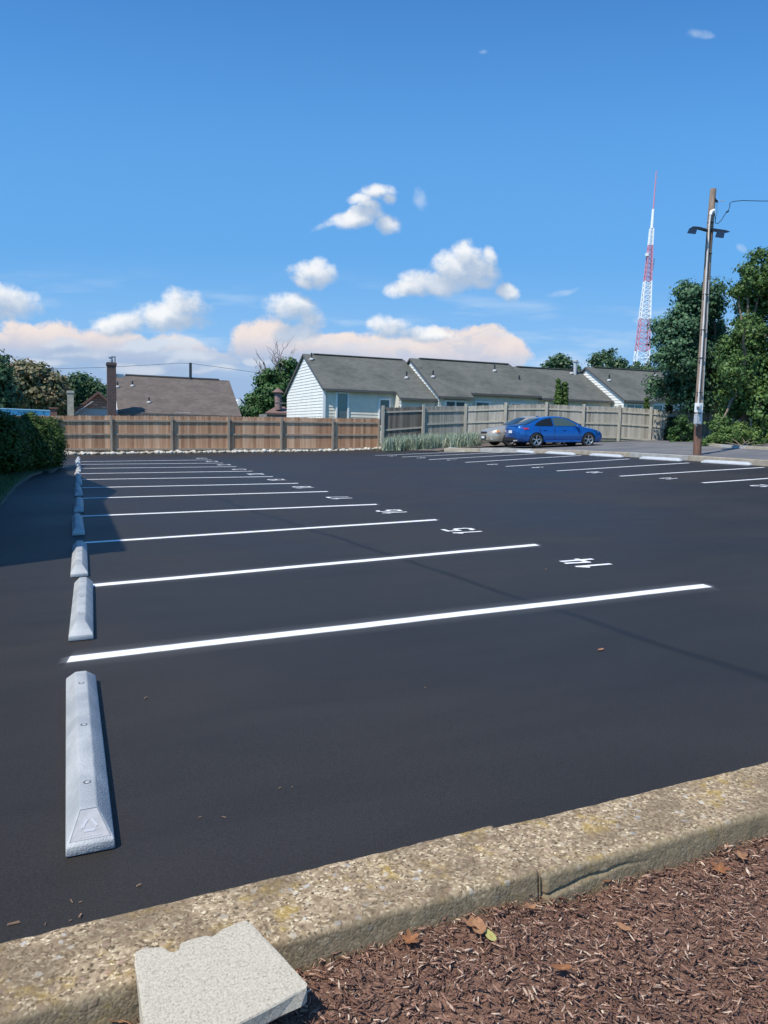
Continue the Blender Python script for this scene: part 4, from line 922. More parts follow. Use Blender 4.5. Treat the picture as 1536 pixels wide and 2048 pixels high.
while px < 768:
    for row in range(2):
        q = aty(px + rnd.uniform(-2, 2), 904, 38.72 - row * 0.2 + rnd.uniform(-.06, .06)); s = rnd.uniform(.07, .145) * (0.85 if row else 1.0); s = min(.20, s * (1.4 if rnd.random() < .12 else 1))
        o = bpy.data.objects.new('rock', rnd.choice(RM)); COL.objects.link(o); o.location = (q.x, q.y, T(q.x) + s * .35); o.scale = (s, s, s); o.rotation_euler = (rnd.uniform(-.3, .3), rnd.uniform(-.3, .3), rnd.uniform(0, 6.28))
        tag(o, 'small pale rounded rock in the row at the foot of the brown fence', 'rock', 'rocks along the brown fence')
    px += rnd.uniform(4.6, 7.2)

# ------------------------------------------------------------------ fences
def fence(name, P, mb, mp, label, cat='fence', pw=0.12, over=0.06, posts=None, rails=3, board=0.14, front=(0, -1)):
    """P: list of (x, y, zbase, ztop) at the posts; rails and posts face the car park"""
    root = thing(name, (P[0][0], P[0][1], P[0][2]), label, cat)
    for i, (p, q) in enumerate(zip(P, P[1:])):
        a = Vector((p[0], p[1], 0)); b = Vector((q[0], q[1], 0)); d = b - a; L = d.length; u = d.normalized(); nn = Vector((u.y, -u.x, 0))
        m = MB(); nb = int(L / board); bw = L / nb
        for k in range(nb):
            c = a + u * (k + .5) * bw; f = (k + .5) / nb; zb = p[2] + (q[2] - p[2]) * f + 0.03; zt = p[3] + (q[3] - p[3]) * f + rnd.uniform(-.015, .015)
            w = bw - rnd.uniform(.004, .012); jj = rnd.uniform(-.004, .004); ang = math.atan2(u.y, u.x)
            R3 = Matrix.Rotation(ang, 3, 'Z'); vs = []
            for y in (-.010 + jj, .010 + jj):
                for x, z in ((-w / 2, zb), (w / 2, zb), (w / 2, zt - .035), (w / 2 - .03, zt), (-w / 2 + .03, zt), (-w / 2, zt - .035)):
                    v = R3 @ Vector((x, y, 0)); vs.append((c.x + v.x, c.y + v.y, z))
            m.add(vs, [(5, 4, 3, 2, 1, 0), (6, 7, 8, 9, 10, 11)] + [(j, (j + 1) % 6, 6 + (j + 1) % 6, 6 + j) for j in range(6)], 0, rnd.random())
        m.build('board_panel', mb, root)
        fr = {3: (0.10, 0.50, 0.86), 2: (0.42, 0.88)}[rails]
        for f in fr:
            o = nn * 0.034; za = p[2] + (p[3] - p[2]) * f; zb = q[2] + (q[3] - q[2]) * f
            MB().beam((a.x + o.x, a.y + o.y, za), (b.x + o.x, b.y + o.y, zb), 0.045, 0.085).build('rail', mp, root)
    for i, p in enumerate(P):
        q = P[min(i + 1, len(P) - 1)]; r = P[max(i - 1, 0)]; u = Vector((q[0] - r[0], q[1] - r[1], 0)).normalized(); nn = Vector((u.y, -u.x, 0)); c = Vector((p[0], p[1], 0)) + nn * 0.105
        zt = p[3] + over; m = MB(); m.box((c.x, c.y, (p[2] - .1 + zt) / 2), (pw, .095, zt - p[2] + .1), rz=math.atan2(u.y, u.x)); m.build('post', mp, root, bevel=.008)
    return root
def fp(px, top, bot, Y, h=None):
    a = aty(px, top, Y); zb = aty(px, bot, Y).z; return (a.x, Y, zb, a.z)
FL = [fp(115, 831, 906, 39), fp(222, 831, 906, 39), fp(343, 832, 906, 39), fp(457, 833, 905, 39), fp(562, 834, 905, 39), fp(665, 836, 904, 39), fp(757, 837, 903, 39)]
# clumps of extra panel to the left behind the hedge
FL = [fp(0, 831, 907, 39)] + FL
fence('wooden_fence', FL, M_FENCEB, M_POSTB, 'brown wooden board fence with visible posts behind the left stalls', over=-0.02, rails=3, pw=0.11)
DG = [(15.05, 38.9), (15.10, 38.7), (17.65, 38.59)]
def gp_(px, top, cd, h=1.85):
    r = np.array([px - 768, top - 1024, FPX]) / FPX * cd; p = (r @ AX, r @ AY, HCAM + r @ AZ); return (p[0], p[1], p[2] - h, p[2])
D0 = gp_(765, 815, 41.2, 2.1); D1 = gp_(846, 813, 42, 1.95)
fence('weathered_fence', [D0, D1], M_FENCED, M_POSTG, 'short dark weathered fence section between the brown and grey fences', over=0.10, rails=2, pw=0.15)
GF = [D1] + [gp_(931, 812, 43), gp_(1012, 809, 42.5), gp_(1093, 808, 42.2, 1.9), gp_(1167, 812, 42), gp_(1239, 814, 42), gp_(1302, 818, 41.8), gp_(1352, 822, 41.5), gp_(1420, 826, 41.5), gp_(1500, 832, 41.5)]
fence('grey_fence', GF, M_FENCEG, M_POSTG, 'long pale grey wooden fence behind the parked cars', over=0.10, rails=3, pw=0.15)

# ------------------------------------------------------------------ houses
def siding_quadwall(m, a, b, z0, z1f, row=0.20, m_i=0):
    """clapboards on a vertical wall from a to b (xy); z1f(k) gives the top at fraction k"""
    a = Vector((*a, 0)); b = Vector((*b, 0)); u = (b - a); L = u.length; u.normalize(); n = Vector((u.y, -u.x, 0)); z = z0
    ks = [i / 60 for i in range(61)]; top = [z1f(k) for k in ks]
    while z < max(top) - 0.01:
        z2 = z + row
        # clip span of the row against the gable outline
        ok = [k for k, t_ in zip(ks, top) if t_ > z + 0.02]; ok2 = [k for k, t_ in zip(ks, top) if t_ >= min(z2, max(top) - 0.001)]
        if ok:
            k0, k1 = min(ok), max(ok); j0, j1 = (min(ok2), max(ok2)) if ok2 else ((k0 + k1) / 2,) * 2
            zz = min(z2, max(top))
            p = [a + u * L * k0 + n * 0.030, a + u * L * k1 + n * 0.030, a + u * L * j1 + n * 0.004, a + u * L * j0 + n * 0.004, a + u * L * k0, a + u * L * k1]
            m.add([(p[0].x, p[0].y, z), (p[1].x, p[1].y, z), (p[2].x, p[2].y, zz), (p[3].x, p[3].y, zz), (p[4].x, p[4].y, z), (p[5].x, p[5].y, z)], [(0, 1, 2, 3), (4, 5, 1, 0)], m_i)
        z = z2
def window(root, x, z, w, h, yf, panes=1, trim=0.11, name='window', mg=None):
    m = MB()
    for dx in (-w / 2 - trim / 2, w / 2 + trim / 2): m.box((x + dx, yf - .05, z), (trim, .09, h + 2 * trim))
    for dz in (-h / 2 - trim / 2, h / 2 + trim / 2): m.box((x, yf - .048, z + dz), (w, .086, trim))
    for k in range(1, panes): m.box((x - w / 2 + w * k / panes, yf - .05, z), (trim * .8, .09, h))
    f = m.build(name, M_TRIM, root)
    MB().box((x, yf - .02, z), (w, .02, h)).build('pane', mg or M_WINGLASS, f); return f
def pipe(root, x, y, z, h=0.45, r=0.06, base=True):
    o = MB().tube([(x, y, z - .1), (x, y, z + h)], r, 8).build('vent_pipe', M_DARKMETAL, root)
    if base: MB().lathe([(0.16, -.02), (0.15, .06), (0.07, .12)], 10, (x, y, z)).build('flashing', mat('dull_flashing', (.5, .5, .49), .6), o)
def roofz(yf, ze, yr, zr, y): return ze + (zr - ze) * (y - yf) / (yr - yf)
def row_house(label, x0, x1, yf, ze, yr, zr, segs, wins, pipes, over=0.12):
    """segs: list of (xa, xb, front eave y) along the facade"""
    root = thing('row_house', (x0, yf, 0.6), label, 'house', 'white row houses behind the grey fence')
    yb = 2 * yr - yf; sl = (zr - ze) / (yr - yf); m = MB(); yw = max(q[2] for q in segs) + .34; zw = zr - sl * (yr - yw) - .14
    m.prism([(yw, 0.4), (yb - .3, 0.4), (yb - .3, ze), (yr, zr - .22), (yw, zw)], x0 + .02, x1 - .02, 'x')
    siding_quadwall(m, (x0, yb - .25), (x0, yf + .25), 0.5, lambda k: ze + .05 + (zr - ze - .15) * (1 - abs(k - .5) * 2) )
    # long wall
    for xa, xb, ya in segs:
        siding_quadwall(m, (xa, ya + .3), (xb, ya + .3), 0.5, lambda k, ya=ya: zr - sl * (yr - ya) - .05, m_i=1)
        if ya + .3 < yw - .1: m.prism([(ya + .305, .4), (yw - .005, .4), (yw - .005, zw - .01), (ya + .305, zr - sl * (yr - ya) - .02)], xa + .01, xb - .01, 'x', 1)
    m.build('wall', [M_SIDE, M_SIDEC], root)
    m = MB()
    for xa, xb, ya in segs:
        za = zr - sl * (yr - ya); m.prism([(ya, za), (yr, zr), (yr, zr - .12), (ya, za - .12)], xa - (over if xa == x0 else 0), xb, 'x')
    m.prism([(yb, ze), (yr + .001, zr), (yr + .001, zr - .12), (yb, ze - .12)], x0 - over, x1, 'x')
    roof = m.build('roof', M_ROOF, root)
    for xa, xb, ya in segs:
        za = zr - sl * (yr - ya); MB().box(((xa + xb) / 2, ya - .05, za - .09), (xb - xa - .02, .10, .12)).build('gutter', M_GUTTER, root)
    m = MB()
    ya = segs[0][2]; za = zr - sl * (yr - ya)
    m.beam((x0 - over - .02, ya, za - .07), (x0 - over - .02, yr, zr - .07), .05, .12); m.beam((x0 - over - .02, yr, zr - .07), (x0 - over - .02, yb, ze - .07), .05, .12)
    m.build('rake_board', M_GUTTER, root)
    MB().box(((x0 + x1) / 2 + .2, yr, zr + .03), (x1 - x0 - .8, .30, .06)).build('ridge_cap', M_ROOF, root)
    for w in wins: window(root, *w)
    for (px, py) in pipes:
        # find the point of the roof plane seen through this photo position
        d = ray(px, py); tt = 0.0
        for _ in range(4000):
            tt += 0.00002; p = d * tt
            if HCAM + p[2] < roofz(yf, ze, yr, zr, p[1]) and p[1] > yf: break
        pipe(root, p[0], p[1], HCAM + p[2] + .02)
    return root
h1 = row_house('white gabled row house at the left end, its full siding gable facing left', 14.65, 22.1, 47.0, 4.05, 51.9, 6.6, [(14.65, 19.45, 47.0), (19.45, 22.1, 46.2)],
               [(15.87, 2.85, .68, 1.85, 47.3, 1), (18.78, 2.65, .62, 1.65, 47.3, 1)], [(623, 720), (813, 757)])
MB().box((14.63, 47.22, 2.2), (.16, .16, 3.7)).build('corner_board', M_TRIM, h1)
wq = MB().lathe([(0.30, -.03), (0.30, .03), (0.20, .03), (0.20, -.03)], 24, (21.2, 46.42, 2.86), 'y', close=True).build('round_window', M_TRIM, h1)
MB().lathe([(0.0, 0), (0.21, 0)], 20, (21.2, 46.44, 2.86), 'y').build('pane', M_GLASS, wq)
m = MB(); m.tube([(19.55, 46.32, 3.5), (19.6, 46.42, 3.2), (19.6, 46.42, 1.0)], .05, 8); m.build('downspout', M_TRIM, h1)
m = MB(); m.box((14.35, 57.0, 3.35), (.9, .5, .12)); m.build('rear_eave', M_GUTTER, h1)
row_house('second row house from the left with a pair of small dark windows', 22.15, 30.2, 45.8, 3.83, 50.8, 6.65, [(22.15, 24.6, 45.8), (24.6, 30.2, 46.4)],
          [(23.35, 3.18, 1.35, .62, 46.1, 2), (25.7, 3.15, .95, .8, 46.7, 1), (28.5, 3.1, 1.0, .9, 46.7, 1)], [(866, 755), (989, 743)])
row_house('third row house with plain grey roof behind the pointed arborvitae', 30.22, 36.45, 46.5, 4.05, 50.9, 6.52, [(30.22, 36.45, 46.5)], [(34.6, 3.2, 1.7, .7, 46.8, 1), (32.3, 3.2, 1.0, .8, 46.8, 1)], [(1038, 764), (1143, 748)])
h4 = row_house('fourth row house at the right end, partly covered by the maple', 36.5, 43.6, 45.15, 4.10, 50.0, 6.75, [(36.5, 39.2, 45.15), (39.2, 43.6, 45.6)],
               [(37.4, 3.52, 1.3, .5, 45.45, 2), (39.9, 3.5, .8, .7, 45.9, 1), (42.2, 3.5, 1.1, .8, 45.9, 1)], [(1218, 762), (1309, 752)])
p = aty(1150, 742, 50.3); fl = thing('metal_flue', (p.x, p.y, p.z - .3), 'shiny metal flue on the roof beside the fourth gable', 'flue')
MB().tube([(p.x, p.y, p.z - .6), (p.x, p.y, p.z + .72)], .13, 12).build('flue_pipe', M_STEEL, fl); MB().lathe([(.13, 0), (.20, .03), (.20, .16), (.05, .22)], 12, (p.x, p.y, p.z + .66)).build('flue_cap', M_STEEL, fl)

# brick house on the left
bh = thing('brick_house', (2.4, 58, 0), 'red brick house with brown shingle roof behind the brown fence', 'house')
X0, X1, YF, ZE, YR, ZR = 2.75, 11.55, 58.0, 2.32, 64.5, 5.32
m = MB(); m.prism([(YF + .4, 0), (2 * YR - YF - .4, 0), (2 * YR - YF - .4, ZE), (YR, ZR - .2), (YF + .4, ZE + .05)], X0 + .1, X1 - .1, 'x'); m.build('wall', M_BRICK, bh)
m = MB(); m.add([(X0, YF, ZE), (X1, YF, ZE), (X1 + .25, YR, ZR - .02), (X0 + .05, YR, ZR), (X0, YF, ZE - .16), (X1, YF, ZE - .16), (X1 + .25, YR, ZR - .18), (X0 + .05, YR, ZR - .16)], [(0, 1, 2, 3), (7, 6, 5, 4), (0, 4, 5, 1), (1, 5, 6, 2), (3, 2, 6, 7), (0, 3, 7, 4)])
m.add([(X0 + .05, YR + .002, ZR), (X1 + .25, YR + .002, ZR - .02), (X1, 2 * YR - YF, ZE), (X0, 2 * YR - YF, ZE)], [(0, 1, 2, 3)]); bro = m.build('roof', M_ROOFB, bh)
MB().beam((X0 + .9, YR, ZR + .05), (X1 - .6, YR, ZR + .03), .25, .10).build('ridge_cap', M_GUTTER, bh)
MB().box(((X0 + X1) / 2, YF - .06, ZE - .14), (X1 - X0, .12, .15)).build('gutter', M_GUTTER, bh)
m = MB(); m.beam((X0 - .03, YF, ZE - .08), (X0 + .02, YR, ZR - .08), .06, .2); m.build('rake_board', M_TRIM, bh)
for (px, w) in ((276, .75), (365, .9)):
    q = aty(px, 829, YF + .4); window(bh, q.x, q.z - .25, w, .7, YF + .4, 1, .07)
def stack(root, name, pxa, pxb, top, Y, zb, m_, d=0.7, parent=None):
    a = aty(pxa, top, Y); b = aty(pxb, top, Y); mm = MB(); mm.box(((a.x + b.x) / 2, Y + d / 2, (zb + a.z) / 2), (b.x - a.x, d, a.z - zb)); mm.box(((a.x + b.x) / 2, Y + d / 2, a.z - .12), (b.x - a.x + .1, d + .1, .16)); return mm.build(name, m_, parent if parent else root), a, b
ch, a, b = stack(bh, 'chimney', 214, 232, 724, 57.2, 0, M_BRICKD, .8)
MB().lathe([(.14, 0), (.16, .2), (.12, .22), (.12, .32), (.2, .36), (.2, .44), (.02, .5)], 12, ((a.x + b.x) / 2 - .02, 57.6, a.z)).build('chimney_cap', M_STEEL, ch)
MB().tube([(b.x - .05, 57.5, a.z - .3), (b.x - .05, 57.5, a.z + .45)], .035, 6).build('antenna_mast', M_DARKMETAL, ch)
MB().box((b.x + .28, 57.95, aty(228, 751, 57.9).z), (.5, .4, .22)).build('step_flashing', M_TRIM, bh)
p = aty(381, 757, 64.4); MB().tube([(p.x, p.y, p.z - .3), (p.x, p.y, p.z + 1.25)], .11, 8).build('vent_stack', M_DARKMETAL, bh)
for px, py in ((235, 775), (265, 773), (298, 806)):
    d = ray(px, py); tt = 0
    for _ in range(4000):
        tt += 0.00003; p = d * tt
        if HCAM + p[2] < roofz(YF, ZE, YR, ZR, p[1]) and p[1] > YF: break
    pipe(bh, p[0], p[1], HCAM + p[2] + .02, .4)

# small shingled gable house
gh = thing('cottage', (*aty(180, 830, 74)[:2], 0), 'small cottage with orange-brown shingled gable left of the brick chimney', 'house')
A = aty(196, 783, 74); Lf = aty(132, 832, 74); zb = -1.0; wd = A.x - Lf.x
m = MB(); m.prism([(A.x - wd * .9, zb), (A.x + wd * .9, zb), (A.x + wd * .9, Lf.z + .1), (A.x, A.z - .15), (A.x - wd * .9, Lf.z + .1)], 74.0, 83, 'y'); m.build('wall', mat('pale_wall', (0.45, 0.47, 0.48), .8), gh)
zm = aty(150, 815, 74).z; kk = (A.z - zm) / (A.z - Lf.z)
m = MB(); m.prism([(A.x - wd * kk * .96, zm), (A.x + wd * kk * .96, zm), (A.x, A.z - .12)], 73.9, 73.995, 'y'); m.build('gable_shingles', M_SHAKE, gh)
m = MB()
for s in (-1, 1): m.prism([(A.x, A.z), (A.x + s * wd, Lf.z), (A.x + s * wd, Lf.z - .22), (A.x, A.z - .22)], 73.5, 83.3, 'y')
m.build('roof', mat('rust_roof', (0.20, 0.10, 0.085), .9, (0.14, 0.08, 0.07), 2), gh)
MB().beam((Lf.x + .6, 73.48, Lf.z + .12), (Lf.x + 2.2, 73.48, Lf.z + 1.35), .05, .18, up=(0, 1, 0)).build('rake_trim', M_TRIM, gh)
stack(gh, 'chimney', 134, 147, 781, 72.6, 0, M_STONE, .6)
# brick gatepost
bp2 = aty(107, 818, 45); gpst = thing('brick_post', (bp2.x, 45, 0), 'squat brick post beyond the left end of the brown fence', 'post')
MB().box((bp2.x, 45, (bp2.z - .3) / 2), (.34, .34, bp2.z + .3)).build('shaft', M_BRICK, gpst); MB().box((bp2.x, 45, bp2.z + .04), (.44, .44, .08)).build('cap', M_BRICK, gpst)
# blue roofed shed
a = aty(-40, 816, 50); b = aty(103, 822, 50); bs = thing('blue_shed', (b.x - 2, 50, 0), 'long low building with bright blue metal fascia beyond the bush', 'shed')
MB().prism([(a.x, a.z), (b.x, b.z), (b.x, b.z - .34), (a.x, a.z - .42)], 50, 50.25, 'y').build('fascia', M_BLUE, bs)
m = MB(); x = a.x + .2
while x < b.x - .1: m.box((x, 49.985, b.z - .16), (.035, .03, .26)); x += .45
m.build('batten', mat('blue_dark', (0.07, 0.25, 0.45), .6), bs)
MB().prism([(a.x, a.z + .05), (b.x, b.z + .05), (b.x, b.z), (a.x, a.z)], 49.9, 54, 'y').build('roof', mat('blue_light', (0.35, 0.60, 0.80), .5), bs)
MB().box(((a.x + b.x) / 2, 52, (b.z - .4) / 2), (b.x - a.x - .3, 3.4, b.z - .4)).build('wall', mat('grey_block', (.32, .34, .35), .9), bs)
# brick outbuilding behind the white gable and far tiny house
ob = thing('outbuilding', (*aty(550, 830, 62)[:2], 0), 'low brick-red outbuilding with dark vent stack beside the white gable', 'house')
a = aty(534, 825, 62); b = aty(576, 826, 62); c = aty(552, 815, 64); 
MB().box(((a.x + b.x) / 2, 63.5, a.z / 2 - .1), (b.x - a.x, 3, a.z)).build('wall', mat('grey_teal', (.22, .25, .25), .9), ob)
m = MB(); m.add([(a.x - .2, 61.8, a.z), (b.x + .2, 61.8, a.z), (b.x + .2, 64, c.z + .1), (c.x, 64, c.z + .1), (a.x - .2, 61.8, a.z - .15), (b.x + .2, 61.8, a.z - .15), (b.x + .2, 64, c.z - .05), (c.x, 64, c.z - .05)], [(0, 1, 2, 3), (7, 6, 5, 4), (0, 4, 5, 1), (1, 5, 6, 2), (2, 6, 7, 3), (3, 7, 4, 0)]); m.build('roof', mat('rust_roof2', (0.19, 0.12, 0.10), .9), ob)
p0 = aty(557, 818, 62.5); p1 = aty(556, 785, 62.5); MB().tube([p0, p1], .30, 14).build('vent_stack', mat('stack_tile', (.30, .21, .19), .9, (.2, .14, .13), 5), ob); MB().lathe([(.5, 0), (.08, .35)], 14, tuple(p1)).build('stack_cap', mat('rust_roof2', (0, 0, 0)), ob)
fh = thing('far_house', (*aty(487, 830, 120)[:2], 0), 'tiny far white house gable right of the brick house', 'house')
a = aty(472, 812, 120); b = aty(480, 798, 120); c = aty(499, 799, 121); 
m = MB(); wd = b.x - a.x; m.prism([(a.x - .0, 0), (b.x + wd, 0), (b.x + wd, a.z), (b.x, b.z), (a.x, a.z)], 120, 128, 'y'); m.build('wall', M_TRIM, fh)
m = MB(); m.add([(b.x, 119.8, b.z + .1), (b.x + wd + 1.0, 119.8, a.z - .1), (b.x + wd + 2.2, 128, a.z), (b.x + 1.4, 128, b.z + .1)], [(0, 1, 2, 3)]); m.add([(b.x, 119.8, b.z + .1), (a.x - .3, 119.8, a.z - .1), (a.x - .3, 119.8, a.z + .15), (b.x, 119.8, b.z + .3)], [(0, 1, 2, 3)]); m.build('roof', mat('pale_roof', (.40, .40, .42), .8), fh)

# ------------------------------------------------------------------ building at the left, out of frame, that throws the big shadow
nb_ = thing('unseen_neighbour_building', (-3.25, 13, 0), 'brick building standing left of the lot beyond the photo edge', 'building')
prof = [(7.15, -.2), (26.5, -.2), (26.5, 4.5), (22.0, 4.85), (20.3, 5.45), (15.3, 6.6), (13.2, 6.0), (7.15, 6.1)]
m = MB(); m.prism(prof, -9.0, -3.34, 'x'); m.build('wall', M_BRICK, nb_)
m = MB()
for (p, q) in zip(prof[2:], prof[3:]): m.prism([p, q, (q[0], q[1] + .12), (p[0], p[1] + .12)], -9.2, -3.23, 'x')
m.build('roof', M_ROOF, nb_)
for y in (9.0, 11.5, 16.5, 19.0):
    f = MB().box((-3.32, y, 2.0), (.06, 1.1, 1.5)).build('window', M_TRIM, nb_); MB().box((-3.28, y, 2.0), (.03, .9, 1.3)).build('pane', M_GLASS, f)

# ------------------------------------------------------------------ radio tower
def tower():
    D = 300.0
    def at(px, py): return aty(px, py, D)
    base = at(1281, 748); top = at(1312.5, 342)
    root = thing('radio_tower', (base.x, base.y, 0.5), 'tall red and white lattice radio mast far behind the houses', 'radio tower')
    k = (base - camo.location).length / FPX * 0.97
    axis = (top - base)
    def ctr(py): return base + axis * ((748 - py) / (748 - 342))
    bands = [(748, 700, 0), (700, 636, 1), (636, 560, 0), (560, 488, 1), (488, 455, 0)]
    wd = lambda py: np.interp(py, [455, 488, 560, 600, 660, 735, 760], [8, 10, 17, 21, 27, 34, 37]) * k / 2
    def corners(py):
        c = ctr(py); w = wd(py) * 1.0; return [c + Vector((w * math.cos(a), w * math.sin(a), 0)) for a in (R(200), R(290), R(20), R(110))]
    for y0, y1, red in bands:
        m = MB(); n = max(2, round((y0 - y1) / max(9, (wd((y0 + y1) / 2) / k) * 0.95))); 
        lv = [y0 + (y1 - y0) * i / n for i in range(n + 1)]
        rr = 0.30 if not red else 0.26
        for a, b in zip(lv, lv[1:]):
            ca, cb = corners(a), corners(b)
            for i in range(4):
                j = (i + 1) % 4
                m.tube([ca[i], cb[i]], rr, 5); m.tube([ca[i], ca[j]], rr * .55, 4); m.tube([ca[i], cb[j]], rr * .42, 4); m.tube([ca[j], cb[i]], rr * .42, 4)
        m.build('lattice_section', M_REDM if red else M_WHITET, root)
    MB().tube([ctr(455), ctr(417)], [.75, .6], 8).build('white_pylon', M_WHITET, root)
    MB().tube([ctr(417), ctr(342)], [.34, .2], 6).build('top_mast', M_REDM, root)
    for py in (347, 357, 368, 380):
        p = ctr(py); MB().tube([p, p + Vector((1.0, 0, .8))], .1, 4).build('antenna', M_REDM, root)
    p = at(1294.5, 514); MB().lathe([(.1, 0), (1.0, .3), (1.15, 1.6), (.1, 1.9)], 12, tuple(p)).build('dish_antenna', M_WHITET, root)
    m = MB(); m.tube([at(1301, 541), at(1306, 541), at(1306, 536)], .22, 5); m.tube([at(1306, 538), at(1309, 517)], .28, 5); m.build('side_antenna', M_WHITET, root)
    c = ctr(748); m = MB()
    for q in corners(748): m.tube([Vector((q.x, q.y, 0)), q], .35, 5)
    m.build('lower_leg', M_WHITET, root)
tower()

# ------------------------------------------------------------------ utility pole
def upole():
    YP = 21.4; b = aty(1394, 910, YP); t_ = aty(1427, 378, YP); base = Vector((b.x, YP, T(b.x) + .10))
    root = thing('utility_pole', base, 'tall wooden utility pole with meter box and twin flood lights', 'utility pole')
    def A(px, py, dy=0.0): return aty(px, py, YP + dy)
    s = 27.5 / FPX
    cen = [(1394, 915), (1395.5, 870), (1399, 790), (1405, 700), (1411, 600), (1417, 500), (1422, 430), (1426.5, 378)]
    rad = [8.0, 7.6, 7.3, 6.9, 6.6, 6.2, 6.0, 5.6]
    pts = [A(*c) for c in cen]
    MB().tube(pts[:2] + [pts[1].lerp(pts[2], .25)], [r * s for r in rad[:2]] + [7.5 * s], 16).build('pole_foot', M_POLEB, root, smooth=True)
    MB().tube([pts[1].lerp(pts[2], .25)] + pts[2:], [7.4 * s] + [r * s for r in rad[2:]], 16).build('pole', M_POLE, root, smooth=True)
    f = -0.16
    MB().tube([A(1396, 812, f), A(1402, 730, f), A(1408.5, 620, f), (A(1413, 540, f)), A(1418.5, 450, f), A(1421, 428, f)], 1.7 * s, 10).build('conduit', M_CONDUIT, root, smooth=True)
    MB().tube([A(1405, 812, -.12), A(1409, 735, -.12), A(1414.5, 640, -.12), A(1418, 560, -.12)], 0.8 * s, 8).build('cable_conduit', M_STEEL, root, smooth=True)
    MB().tube([A(1421, 430, f), A(1423, 423, f), A(1427, 421, f), A(1429, 426, f)], [2.6 * s, 3.2 * s, 3.4 * s, 2.6 * s], 10).build('weatherhead', M_WHITEM, root, smooth=True)
    for px, py in ((1416.5, 507), (1410, 589), (1405.5, 660), (1401.5, 716), (1398, 785), (1420, 445)): MB().box(tuple(A(px + 1, py, -.12)), (9 * s, .16, 1.4 * s)).build('strap', M_DARKMETAL, root)
    mb_ = MB().box(tuple(A(1397.5, 815.5, -.24)), (14.5 * s, .14, 18 * s)).build('meter_box', M_WHITEM, root, bevel=.01)
    MB().lathe([(5 * s, 0), (5 * s, -.05), (4.2 * s, -.10), (.001, -.11)], 20, tuple(A(1396.5, 814, -.31)), 'y').build('meter_dial', mat('meter_glass', (.5, .52, .52), .15), mb_)
    MB().box(tuple(A(1396, 814, -.425)), (4 * s, .01, 2 * s)).build('meter_face', M_GUTTER, mb_)
    bb = MB().box(tuple(A(1395, 838, -.22)), (12 * s, .14, 19 * s)).build('breaker_box', M_STEEL, root, bevel=.01)
    MB().tube([A(1395.5, 827, -.24), A(1395.5, 830, -.24)], 1.6 * s, 8).build('box_hub', M_WHITEM, bb)
    MB().tube([A(1403.5, 824, -.2), A(1403.2, 842, -.2), A(1403, 846, -.2), A(1400, 848, -.2)], 1.1 * s, 8).build('elbow_conduit', M_WHITEM, root, smooth=True)
    MB().tube([A(1392.5, 849, -.2), A(1392.5, 853, -.2)], .8 * s, 6).build('ground_clamp', M_WHITEM, root)
    # flood lights
    def lamp(sgn, arm, head, lens):
        o = MB()
        o.tube([A(*q, -.1) for q in arm], [2.6 * s, 3.0 * s, 3.2 * s, 2.4 * s][:len(arm)], 8); a_ = o.build('flood_light', M_DARKMETAL, root, smooth=True)
        h = MB(); n = len(head); vs = [A(*q, -.35) for q in head] + [A(*q, .15) for q in head]
        h.add(vs, [tuple(range(n)), tuple(range(n, 2 * n))[::-1]] + [(i, (i + 1) % n, n + (i + 1) % n, n + i) for i in range(n)]); h.build('lamp_housing', M_DARKMETAL, a_, bevel=.01)
        l = MB(); n = len(lens); vs = [A(*q, -.38) for q in lens] + [A(*q, -.10) for q in lens]
        l.add(vs, [tuple(range(n)), tuple(range(n, 2 * n))[::-1]] + [(i, (i + 1) % n, n + (i + 1) % n, n + i) for i in range(n)]); l.build('lamp_visor', mat('lamp_visor', (.03, .045, .08), .35), a_)
    lamp(-1, [(1418, 462), (1410, 460), (1400, 457), (1392, 456)], [(1379, 457), (1386, 452.5), (1396, 453), (1413, 457), (1413, 460), (1396, 459), (1377, 462), (1374, 466)], [(1374, 466.5), (1379, 456), (1395, 457.5), (1391, 468.5)])
    lamp(1, [(1422, 459), (1430, 460), (1440, 462), (1446, 463)], [(1424, 457.5), (1438, 458), (1452, 460), (1461, 463.5), (1452, 466), (1438, 465), (1425, 463)], [(1430, 474.5), (1434, 462), (1450, 464), (1447, 476.5)])
    m = MB(); m.tube([A(1429, 400, -.1), A(1435, 402, -.12), A(1432, 404, -.12)], 1.6 * s, 6); m.tube([A(1430, 396, -.1), A(1436, 405, -.1)], 1.0 * s, 6); m.build('insulator', M_DARKMETAL, root)
    MB().tube([A(1440, 401.5, -.1), A(1450, 401.5, -.1)], .7 * s, 6).build('cable_grip', M_STEEL, root)
    w = MB(); w.tube([A(1429, 426, -.1), A(1431, 440, -.1), A(1430, 446, -.1), A(1436, 447, -.1), A(1443, 440, -.1), A(1450, 428, -.1), A(1456, 423, -.1), A(1460, 412, -.1), A(1459, 407, -.1), A(1466, 403, -.1), A(1485, 401, 0), A(1520, 402, .2), A(1560, 402, .5), A(1640, 398, 1.5)], .7 * s, 5)
    w.tube([A(1434, 406, -.1), A(1434, 425, -.1), A(1431, 438, -.1)], .5 * s, 4); w.tube([A(1453, 424.5, -.1), A(1457, 422, -.1)], 1.6 * s, 6)
    w.build('service_drop', M_BLACK, root)
upole()
# distant overhead wires
m = MB(); m.tube([aty(-60, 742, 66), aty(200, 735, 66), aty(300, 730, 66), aty(360, 726, 66), aty(382, 727, 66), aty(450, 736, 66), aty(560, 752, 66), aty(620, 760, 66)], .014, 4)
wo_ = m.build('overhead_wire', M_BLACK, loc=tuple(aty(300, 730, 66))); tag(wo_, 'thin dark overhead wire crossing the sky above the brick house', 'wire')

